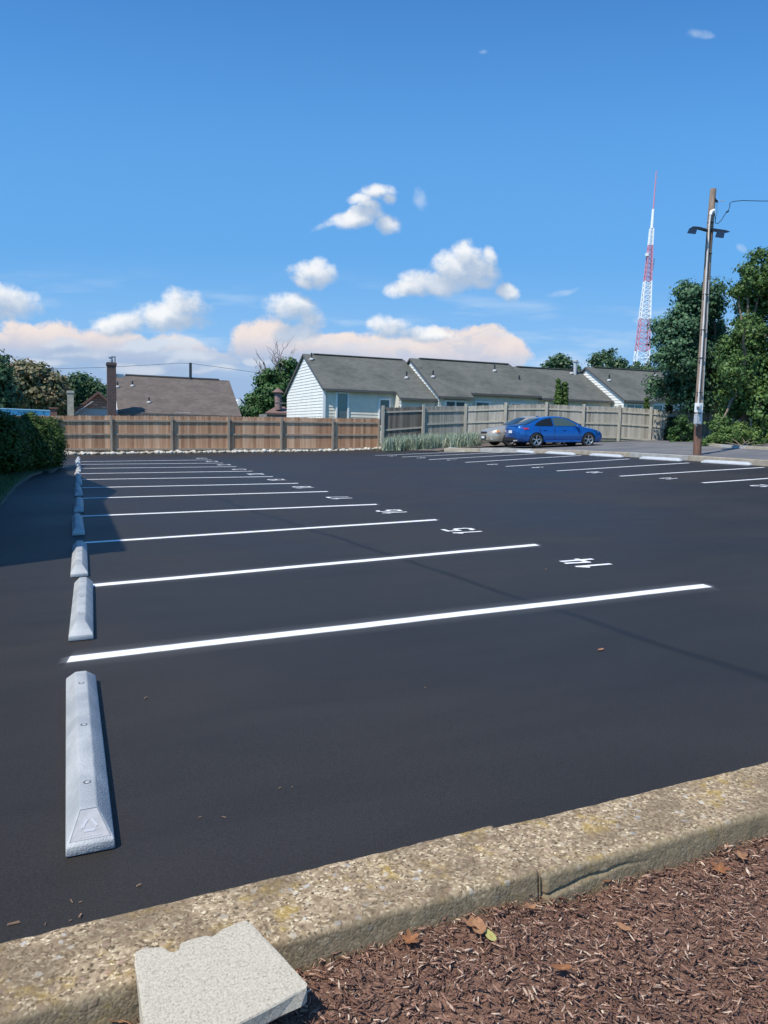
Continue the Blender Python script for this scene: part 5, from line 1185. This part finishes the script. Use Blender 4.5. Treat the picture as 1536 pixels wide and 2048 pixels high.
# ------------------------------------------------------------------ cars
def interp(x, pts): return float(np.interp(x, [p[0] for p in pts], [p[1] for p in pts]))
def car(name, loc, heading, paint, label, P):
    root = thing(name, loc, label, 'car', 'parked cars', rz=0)
    root.rotation_euler = (0, -0.03 * math.cos(heading), heading)
    xs = list(np.linspace(P['xr'], P['xf'], 64))
    rows_ = []
    for x in xs:
        w = interp(x, P['w']); zt = interp(x, P['zt']); zb = interp(x, P['zb']); h = zt - zb
        half = [(0, zb), (w * .80, zb), (w * .94, zb + .05 * h / .6), (w * .99, zb + .24 * h), (w, zb + .45 * h), (w * .985, zb + .66 * h), (w * .955, zb + .80 * h), (w * .90, zb + .93 * h), (w * .76, zt - .006), (w * .4, zt + .012), (0, zt + .018)]
        rows_.append([(x, y, z) for y, z in half] + [(x, -y, z) for y, z in half[-2:0:-1]])
    b = MB(); n = len(rows_[0]); vs = [p for r in rows_ for p in r]; fs = [tuple(range(n))[::-1], tuple((len(xs) - 1) * n + k for k in range(n))]
    for i in range(len(xs) - 1):
        for k in range(n): fs.append((i * n + k, i * n + (k + 1) % n, (i + 1) * n + (k + 1) % n, (i + 1) * n + k))
    b.add(vs, fs); body = b.build('body', paint, root, local=True, smooth=True)
    cut = MB()
    for wx in (P['wr'], P['wf']):
        for s in (-1, 1): cut.lathe([(0.001, s * .60), (.365, s * .60), (.365, s * 1.05), (.001, s * 1.05)], 28, (wx, 0, .33), 'y')
    co = cut.build('cutter', paint, None); co.parent = root; 
    md = body.modifiers.new('b', 'BOOLEAN'); md.operation = 'DIFFERENCE'; md.object = co; md.solver = 'EXACT'
    bpy.context.view_layer.update(); dg = bpy.context.evaluated_depsgraph_get(); me = bpy.data.meshes.new_from_object(body.evaluated_get(dg)); body.modifiers.clear(); body.data = me
    bpy.data.objects.remove(co)
    me.set_sharp_from_angle(angle=R(40))
    # cabin
    xs = list(np.linspace(P['cr'], P['cf'], 44)); rows_ = []
    def side(x, z):
        wb = interp(x, P['w']) * .90; zb = P['belt']; zr = interp(x, P['roof']); k = (z - zb) / max(.02, 1.40 - zb); return wb - .02 - k * P['tumble']
    for x in xs:
        zr = interp(x, P['roof']); zb = P['belt'] - .12
        y0 = side(x, P['belt']); y1 = side(x, max(P['belt'], zr - .07)); q = max(zr, zb + .02)
        half = [(0, zb), (y0 + .01, zb), (y0, min(q, P['belt'])), ((y0 + y1) / 2 + .008, min(q, (P['belt'] + max(P['belt'], zr - .07)) / 2)), (y1, max(zb + .01, q - .07)), (y1 - .06, q - .022), (y1 * .55, q), (0, q + .012)]
        rows_.append([(x, y, z) for y, z in half] + [(x, -y, z) for y, z in half[-2:0:-1]])
    b = MB(); n = len(rows_[0]); vs = [p for r in rows_ for p in r]; fs = [tuple(range(n))[::-1], tuple((len(xs) - 1) * n + k for k in range(n))]
    for i in range(len(xs) - 1):
        for k in range(n): fs.append((i * n + k, i * n + (k + 1) % n, (i + 1) * n + (k + 1) % n, (i + 1) * n + k))
    b.add(vs, fs); b.build('roof', paint, root, local=True, smooth=True)
    # glass panels, set a little proud
    def sidepanel(nm, outline, m_, off=.012):
        for s in (-1, 1):
            n = len(outline); o = []
            for (x, z) in outline: o.append((x, s * (side(x, z) + off + .012), z))
            MB().add(o, [tuple(range(n)) if s < 0 else tuple(range(n))[::-1]]).build(nm, m_, root, local=True)
    for nm, o in P['glass']: sidepanel(nm, o, M_GLASS if nm != 'front_window' else mat('see_through_glass', (.05, .08, .075), .1, spec=.8))
    def screen(nm, x0, x1):
        rr = []
        for k in range(9):
            x = x0 + (x1 - x0) * k / 8; z = interp(x, P['roof']) + .016; w = side(x, max(P['belt'], z - .07)) - .075
            for j in range(7): f = -1 + 2 * j / 6; rr.append((x, w * f, z + .012 * (1 - f * f) - .012 * abs(f) ** 6))
        b = MB(); b.add(rr, [(k * 7 + j, k * 7 + j + 1, (k + 1) * 7 + j + 1, (k + 1) * 7 + j) for k in range(8) for j in range(6)]); b.build(nm, M_GLASS, root, local=True, smooth=True)
    screen('windshield', *P['ws']); screen('rear_window', *P['rw'])
    # wheels
    M_RIM = mat('rim_metal', (.55, .55, .55), .3, metal=.8)
    for wx in (P['wr'], P['wf']):
        for s in (-1, 1):
            yo = s * (interp(wx, P['w']) - .015)
            h = MB().lathe([(.0, 0), (.06, 0), (.07, .02)], 12, (wx, yo - s * .03, .33), 'y').build('wheel', M_DARKMETAL, root, local=True)
            MB().lathe([(.235, 0), (.30, s * .012), (.326, -s * .01), (.33, -s * .05), (.33, -s * .17), (.30, -s * .20), (.235, -s * .20)], 32, (wx, yo, .33), 'y', close=True).build('tyre', M_BLACK, h, local=True, smooth=True)
            r = MB(); r.lathe([(.238, 0), (.225, -s * .006), (.21, -s * .03), (.215, -s * .18), (.238, -s * .19)], 32, (wx, yo, .33), 'y')
            ns = P['spokes']
            for k in range(ns):
                for dlt in (-.13, .13):
                    a = 2 * math.pi * k / ns + .3; c, sn = math.cos(a), math.sin(a); c2, s2 = math.cos(a + dlt), math.sin(a + dlt)
                    r.beam((wx + .03 * c, yo - s * .035, .33 + .03 * sn), (wx + .225 * c2, yo - s * .012, .33 + .225 * s2), .024, .022, up=(0, 1, 0))
            r.lathe([(.001, 0), (.045, 0), (.05, -s * .02)], 12, (wx, yo - s * .012, .33), 'y')
            r.build('rim', M_RIM, h, local=True)
            MB().lathe([(.001, 0), (.215, 0)], 24, (wx, yo - s * .10, .33), 'y').build('brake_disc', mat('dark_gap', (.02, .02, .022), .7), h, local=True)
    for s in (-1, 1):
        wv = interp(P['mir'], P['w']); MB().box((P['mir'], s * (wv + .04), P['belt'] + .045), (.12, .20, .13)).build('mirror', paint, root, local=True, bevel=.03, seg=3)
        for hx in P['handles']: MB().box((hx, s * (interp(hx, P['w']) * .99), P['belt'] - .13), (.17, .03, .028)).build('door_handle', paint, root, local=True, bevel=.008)
        lm = MB(); w = interp(0, P['w']); lm.beam((P['wr'] + .42, s * (w + .001), .27), (P['wf'] - .42, s * (w + .001), .27), .05, .09); lm.build('side_sill', P['sill'], root, local=True, bevel=.01)
        for hx in P['seams']:
            MB().box((hx, s * (w * .988), P['belt'] - .30), (.010, .018, .58)).build('door_seam', MATS['dark_gap'], root, local=True)
    P['more'](root, P)
    return root
M_CARB = mat('blue_paint', (0.004, 0.095, 0.36), .3, metal=.35, coat=1.0, spec=.5)
M_CARG = mat('beige_paint', (0.42, 0.38, 0.30), .35, metal=.35, coat=.8)
M_TAIL = mat('tail_red', (.45, .02, .03), .2, spec=.7); M_LENS = mat('lamp_lens', (.62, .64, .62), .12, spec=.8); M_AMBER = mat('amber_lens', (.75, .25, .06), .2)
M_PLATE = mat('plate_white', (.78, .79, .80), .5)
def surf_panel(P, pts, m_, nm, root, off=.012, seg=None):
    """panel on the body skin from (x,z) outline on both flanks"""
    for s in (-1, 1):
        o = []
        for x, z in pts:
            w = interp(x, P['w']); zt = interp(x, P['zt']); zb = interp(x, P['zb']); k = (z - zb) / (zt - zb)
            y = w * float(np.interp(k, [0, .24, .45, .66, .80, .93, 1], [.9, .99, 1, .985, .955, .90, .76])) + off; o.append((x, s * y, z))
        MB().add(o, [tuple(range(len(o)))]).build(nm, m_, root, local=True)
def more_blue(root, P):
    # tail lamps wrap round the rear corner
    for s in (-1, 1):
        b = MB(); pts = [(-2.16, .40, .82), (-2.185, .40, .90)]
        outer = [(-2.02, .80), (-1.80, .835), (-1.72, .84)]
        vs = []
        sec = [(-2.268, .30), (-2.262, .46), (-2.215, .62), (-2.10, .745), (-1.92, .825), (-1.76, .862)]
        hts = [(.80, .86), (.79, .885), (.785, .90), (.79, .905), (.81, .905), (.85, .89)]
        for (x, y), (z0, z1) in zip(sec, hts): vs += [(x - .012, s * (y + .012), z0), (x - .004, s * (y + .004), z1)]
        b.add(vs, [(2 * i, 2 * i + 2, 2 * i + 3, 2 * i + 1) for i in range(5)]); b.build('tail_light', M_TAIL, root, local=True)
        b = MB(); vs = [(2.16, s * .48, .60), (2.21, s * .40, .66), (2.06, s * .66, .70), (1.84, s * .80, .73), (1.86, s * .81, .66), (2.03, s * .72, .60)]
        b.add(vs, [tuple(range(6))]); b.build('headlight', M_LENS, root, local=True)
    MB().box((-2.285, 0, .72), (.02, .36, .13)).build('license_plate', M_PLATE, root, local=True)
    b = MB(); b.add([(-2.30, -.62, .30), (-2.30, .62, .30), (-2.31, .55, .44), (-2.31, -.55, .44), (-2.24, -.62, .22), (-2.24, .62, .22)], [(0, 1, 2, 3), (4, 5, 1, 0)]); b.build('rear_diffuser', M_BLACK, root, local=True)
    b = MB()
    for y in (-.56, -.48): b.tube([(-2.2, y, .30), (-2.34, y, .30)], .034, 10)
    b.build('exhaust_pipe', M_STEEL, root, local=True)
    b = MB(); b.tube([(-2.24, -.72, .98), (-2.27, -.4, 1.02), (-2.275, 0, 1.03), (-2.27, .4, 1.02), (-2.24, .72, .98)], .018, 6); b.build('boot_lip', M_CARB, root, local=True)
    b = MB(); b.prism([(-.78, 1.41), (-.98, 1.40), (-.98, 1.47)], -.02, .02, 'y'); b.build('roof_antenna', M_CARB, root, local=True)
    b = MB(); b.box((2.24, 0, .42), (.04, .9, .20)); b.build('grille', M_BLACK, root, local=True)
PB_ = dict(xr=-2.29, xf=2.25, wr=-1.36, wf=1.34, belt=.93, cr=-2.0, cf=1.12, tumble=.30,
           w=[(-2.29, .62), (-2.22, .74), (-2.0, .84), (-1.5, .895), (-.5, .90), (1.0, .90), (1.7, .875), (2.0, .80), (2.18, .66), (2.25, .50)],
           zt=[(-2.29, .86), (-2.26, .98), (-2.15, 1.03), (-1.8, 1.02), (-1.2, .97), (0, .94), (.9, .96), (1.1, .95), (1.6, .87), (2.0, .76), (2.18, .66), (2.25, .56)],
           zb=[(-2.29, .42), (-2.2, .28), (-1.8, .21), (1.8, .19), (2.1, .20), (2.25, .26)],
           roof=[(-2.0, 1.0), (-1.8, 1.05), (-1.55, 1.15), (-1.2, 1.28), (-.9, 1.365), (-.55, 1.42), (-.15, 1.435), (.1, 1.415), (.35, 1.35), (.6, 1.24), (.85, 1.11), (1.12, .955)],
           glass=[('rear_window_side', [(-1.42, 1.01), (-1.30, 1.12), (-1.05, 1.24), (-.80, 1.315), (-.48, 1.355), (-.48, .975), (-1.2, .985)]), ('front_window', [(-.42, .975), (-.42, 1.36), (-.12, 1.365), (.15, 1.335), (.40, 1.24), (.62, 1.12), (.76, 1.01), (.78, .975)])],
           ws=(.30, 1.06), rw=(-1.86, -1.08), mir=.70, handles=(-.95, .05), seams=(-.45, .82, -1.18), spokes=5, sill=M_CARB, more=more_blue)
cpos = aty(1108, 893, 31.4)
car('blue_car', (cpos.x, 31.4, T(cpos.x) + .102), R(-6), M_CARB, 'metallic blue sedan parked in the upper lot by the grey fence', PB_)
def more_beige(root, P):
    for s in (-1, 1):
        b = MB(); vs = [(2.215, s * .42, .62), (2.225, s * .42, .70), (2.13, s * .64, .75), (1.90, s * .82, .78), (1.86, s * .85, .70), (2.05, s * .76, .62)]
        b.add([(x + .03, y * 1.02, z) for x, y, z in vs], [tuple(range(6))]); hl = b.build('headlight', M_LENS, root, local=True)
        b = MB(); vs = [(1.99, s * .815, .65), (1.98, s * .81, .77), (1.86, s * .86, .77), (1.87, s * .87, .68)]; b.add([(x + .035, y * 1.03, z) for x, y, z in vs], [(0, 1, 2, 3)]); b.build('turn_signal', M_AMBER, hl, local=True)
    MB().box((2.31, 0, .66), (.03, .70, .11)).build('grille', M_BLACK, root, local=True, bevel=.02)
    lw = MB().box((2.33, 0, .43), (.05, .52, .20)).build('plate_recess', M_BLACK, root, local=True, bevel=.02)
    MB().box((2.365, 0, .44), (.015, .31, .12)).build('license_plate', M_PLATE, lw, local=True)
    for y in (-.55, .55): MB().box((2.22, y, .36), (.05, .36, .07)).build('fog_light', M_LENS, root, local=True)
PG_ = dict(PB_); PG_.update(xf=2.32, belt=.97, w=[(-2.29, .70), (-2.1, .84), (-1.5, .90), (1.6, .91), (2.0, .85), (2.2, .74), (2.32, .56)],
           zt=[(-2.29, .9), (-2.2, 1.05), (-1.6, 1.05), (0, .98), (.95, 1.0), (1.15, .98), (1.6, .93), (2.0, .85), (2.2, .76), (2.32, .66)], zb=[(-2.29, .3), (-1.8, .22), (1.8, .20), (2.2, .22), (2.32, .28)],
           roof=[(-1.9, 1.02), (-1.6, 1.12), (-1.2, 1.35), (-.9, 1.44), (-.3, 1.47), (.1, 1.45), (.4, 1.33), (.8, 1.14), (1.15, .99)], spokes=6, sill=M_CARG, more=more_beige)
cp = aty(1020, 889, 33.2)
car('beige_car', (cp.x + 1.15, 33.6, T(cp.x + 1.15) + .102), R(176), M_CARG, 'beige sedan half hidden behind the blue car, nose to the left', PG_)

# ------------------------------------------------------------------ fallen leaves and debris
M_LEAFO = mat('orange_leaf', (0.36, 0.15, 0.055), .7, (0.24, 0.10, 0.04), 60, trans=.15); M_LEAFT = mat('tan_leaf', (0.36, 0.19, 0.09), .8, (0.25, 0.12, 0.06), 60); M_LEAFY = mat('yellow_leaf', (0.42, 0.38, 0.12), .7)
M_BIT = mat('bark_bit', (0.22, 0.14, 0.09), .9, (0.3, 0.2, 0.13), 50)
def leaf(px, py, size, m_, label, kind='oval', rz=0, onmulch=True, curl=.25, seed=0):
    d = ray(px, py); p = None; tt = 0.0005
    while tt < .2:
        q = d * tt; gz = mulch_z(q[0], q[1]) + .012 if onmulch else T(q[0]) + .004
        if HCAM + q[2] <= gz: break
        tt *= 1.002
    q = Vector((q[0], q[1], gz)); n = 22; V = []; g = random.Random(seed)
    for i in range(n):
        a = 2 * math.pi * i / n
        if kind == 'oval': r = 1.0; x, y = math.cos(a), .52 * math.sin(a) * (1 - .25 * math.cos(a)) * g.uniform(.92, 1.05)
        else:
            r = .42 + .58 * abs(math.cos(2.5 * a)) ** 1.6; x, y = r * math.cos(a), r * math.sin(a)
        V.append((x * size, y * size, curl * size * (x * x * .6 + abs(y) * .9 + g.uniform(0, .12)) + .002))
    V.append((0, 0, .002)); F = [(i, (i + 1) % n, n) for i in range(n)]
    b = MB(); b.add(V, F); o = b.build('fallen_leaf', m_, loc=q, local=True, smooth=True); o.rotation_euler = (g.uniform(-.15, .25), g.uniform(-.15, .15), rz)
    st = MB().tube([(-size * 1.35, 0, .004), (-size * .9, 0, curl * size * .5), (0, 0, .003)], .0012, 5).build('stalk', M_LEAFT, o, local=True)
    tag(o, label, 'leaf', 'fallen leaves'); return o
leaf(1122, 1940, .026, M_LEAFO, 'curled orange leaf lying alone in the middle of the mulch', 'oval', 2.6, seed=1)
leaf(1440, 1740, .032, M_LEAFO, 'small bright orange star-shaped leaf at the right side of the mulch', 'star', .6, seed=2)
leaf(980, 1872, .024, M_LEAFY, 'pale yellow-green leaf scrap below the kerb joint', 'oval', 1.5, curl=.05, seed=3)
leaf(958, 1862, .034, M_LEAFT, 'brown curled leaf just left of the yellow-green scrap', 'oval', 1.2, curl=.6, seed=4)
leaf(940, 1855, .030, M_LEAFT, 'crumpled brown leaf against the foot of the kerb, left of the kerb joint', 'star', 2.2, curl=.6, seed=5)
leaf(820, 1885, .026, M_LEAFO, 'crumpled orange leaf against the foot of the kerb, right of the slab', 'star', .2, curl=.6, seed=6)
leaf(1480, 1715, .026, M_LEAFT, 'brown star-shaped leaf near the kerb at the right edge', 'star', 1.1, curl=.4, seed=7)
leaf(1248, 1862, .024, M_LEAFT, 'tan curled leaf above the lone orange leaf', 'oval', 1.7, curl=.5, seed=8)
leaf(1215, 1762, .022, M_LEAFO, 'small orange-brown leaf under the cracked kerb edge', 'oval', .4, curl=.5, seed=9)
leaf(250, 2030, .030, M_LEAFO, 'orange-brown leaf on the mulch left of the slab', 'oval', .5, curl=.5, seed=10)
leaf(235, 2042, .026, M_LEAFT, 'tan leaf at the bottom edge left of the slab', 'star', 2.5, curl=.5, seed=11)
leaf(1061, 1820, .022, M_LEAFT, 'brown leaf in the mulch directly below the kerb crack', 'star', 2.9, curl=.5, seed=12)
leaf(1202, 1300, .024, M_LEAFT, 'single tan leaf lying on the dark asphalt beyond the nearest line', 'oval', .2, onmulch=False, curl=.2, seed=13)
def bit(px, py, L, w, rz, label):
    q = hit(px, py, .003); b = MB(); b.add([(-L / 2, -w / 3, 0), (L / 2, -w / 2, 0), (L / 2, w / 3, 0), (-L / 2, w / 2, 0), (-L * .45, -w / 4, w * .5), (L * .4, -w / 3, w * .6), (L * .4, w / 4, w * .5), (-L * .45, w / 3, w * .4)], [(3, 2, 1, 0), (4, 5, 6, 7), (0, 1, 5, 4), (1, 2, 6, 5), (2, 3, 7, 6), (3, 0, 4, 7)])
    o = b.build('bark_chip', M_BIT, loc=q, local=True); o.rotation_euler = (0, 0, rz); tag(o, label, 'bark chip', 'stray bark chips on the asphalt')
bit(28, 1847, .034, .008, .1, 'bark chip at the left edge of the asphalt near the kerb')
bit(143, 1802, .020, .003, 1.9, 'thin upright-lying splinter on the asphalt, upper one of the cluster by the kerb')
bit(161, 1804, .010, .004, .1, 'tiny splinter just right of the thin splinter by the kerb')
bit(161, 1832, .014, .009, 1.2, 'short wide chip below the thin splinter by the kerb')
bit(91, 1848, .014, .003, 1.4, 'small thin chip between the edge chip and the splinter cluster')
bit(141, 1841, .008, .004, .3, 'tiny crumb of bark left of the short wide chip')
bit(278, 1771, .016, .008, .5, 'bark chip on the asphalt below the nearest wheel stop')
bit(448, 1634, .018, .003, 2.4, 'pale splinter on the asphalt right of the nearest wheel stop')
bit(400, 1634, .012, .004, .2, 'tiny chip left of the pale splinter on the asphalt')
bit(560, 1576, .012, .005, .4, 'dark crumb on the open asphalt right of the stop')
bit(585, 1574, .012, .004, .9, 'second dark crumb on the open asphalt, right of the first')
bit(292, 1396, .020, .010, .7, 'small dark crumb on the asphalt beside the far end of the nearest stop')
bit(850, 1375, .012, .006, .2, 'pale speck on the asphalt in the middle of the lot')
bit(1092, 1138, .02, .01, .2, 'pale speck on the asphalt left of stall number 14')
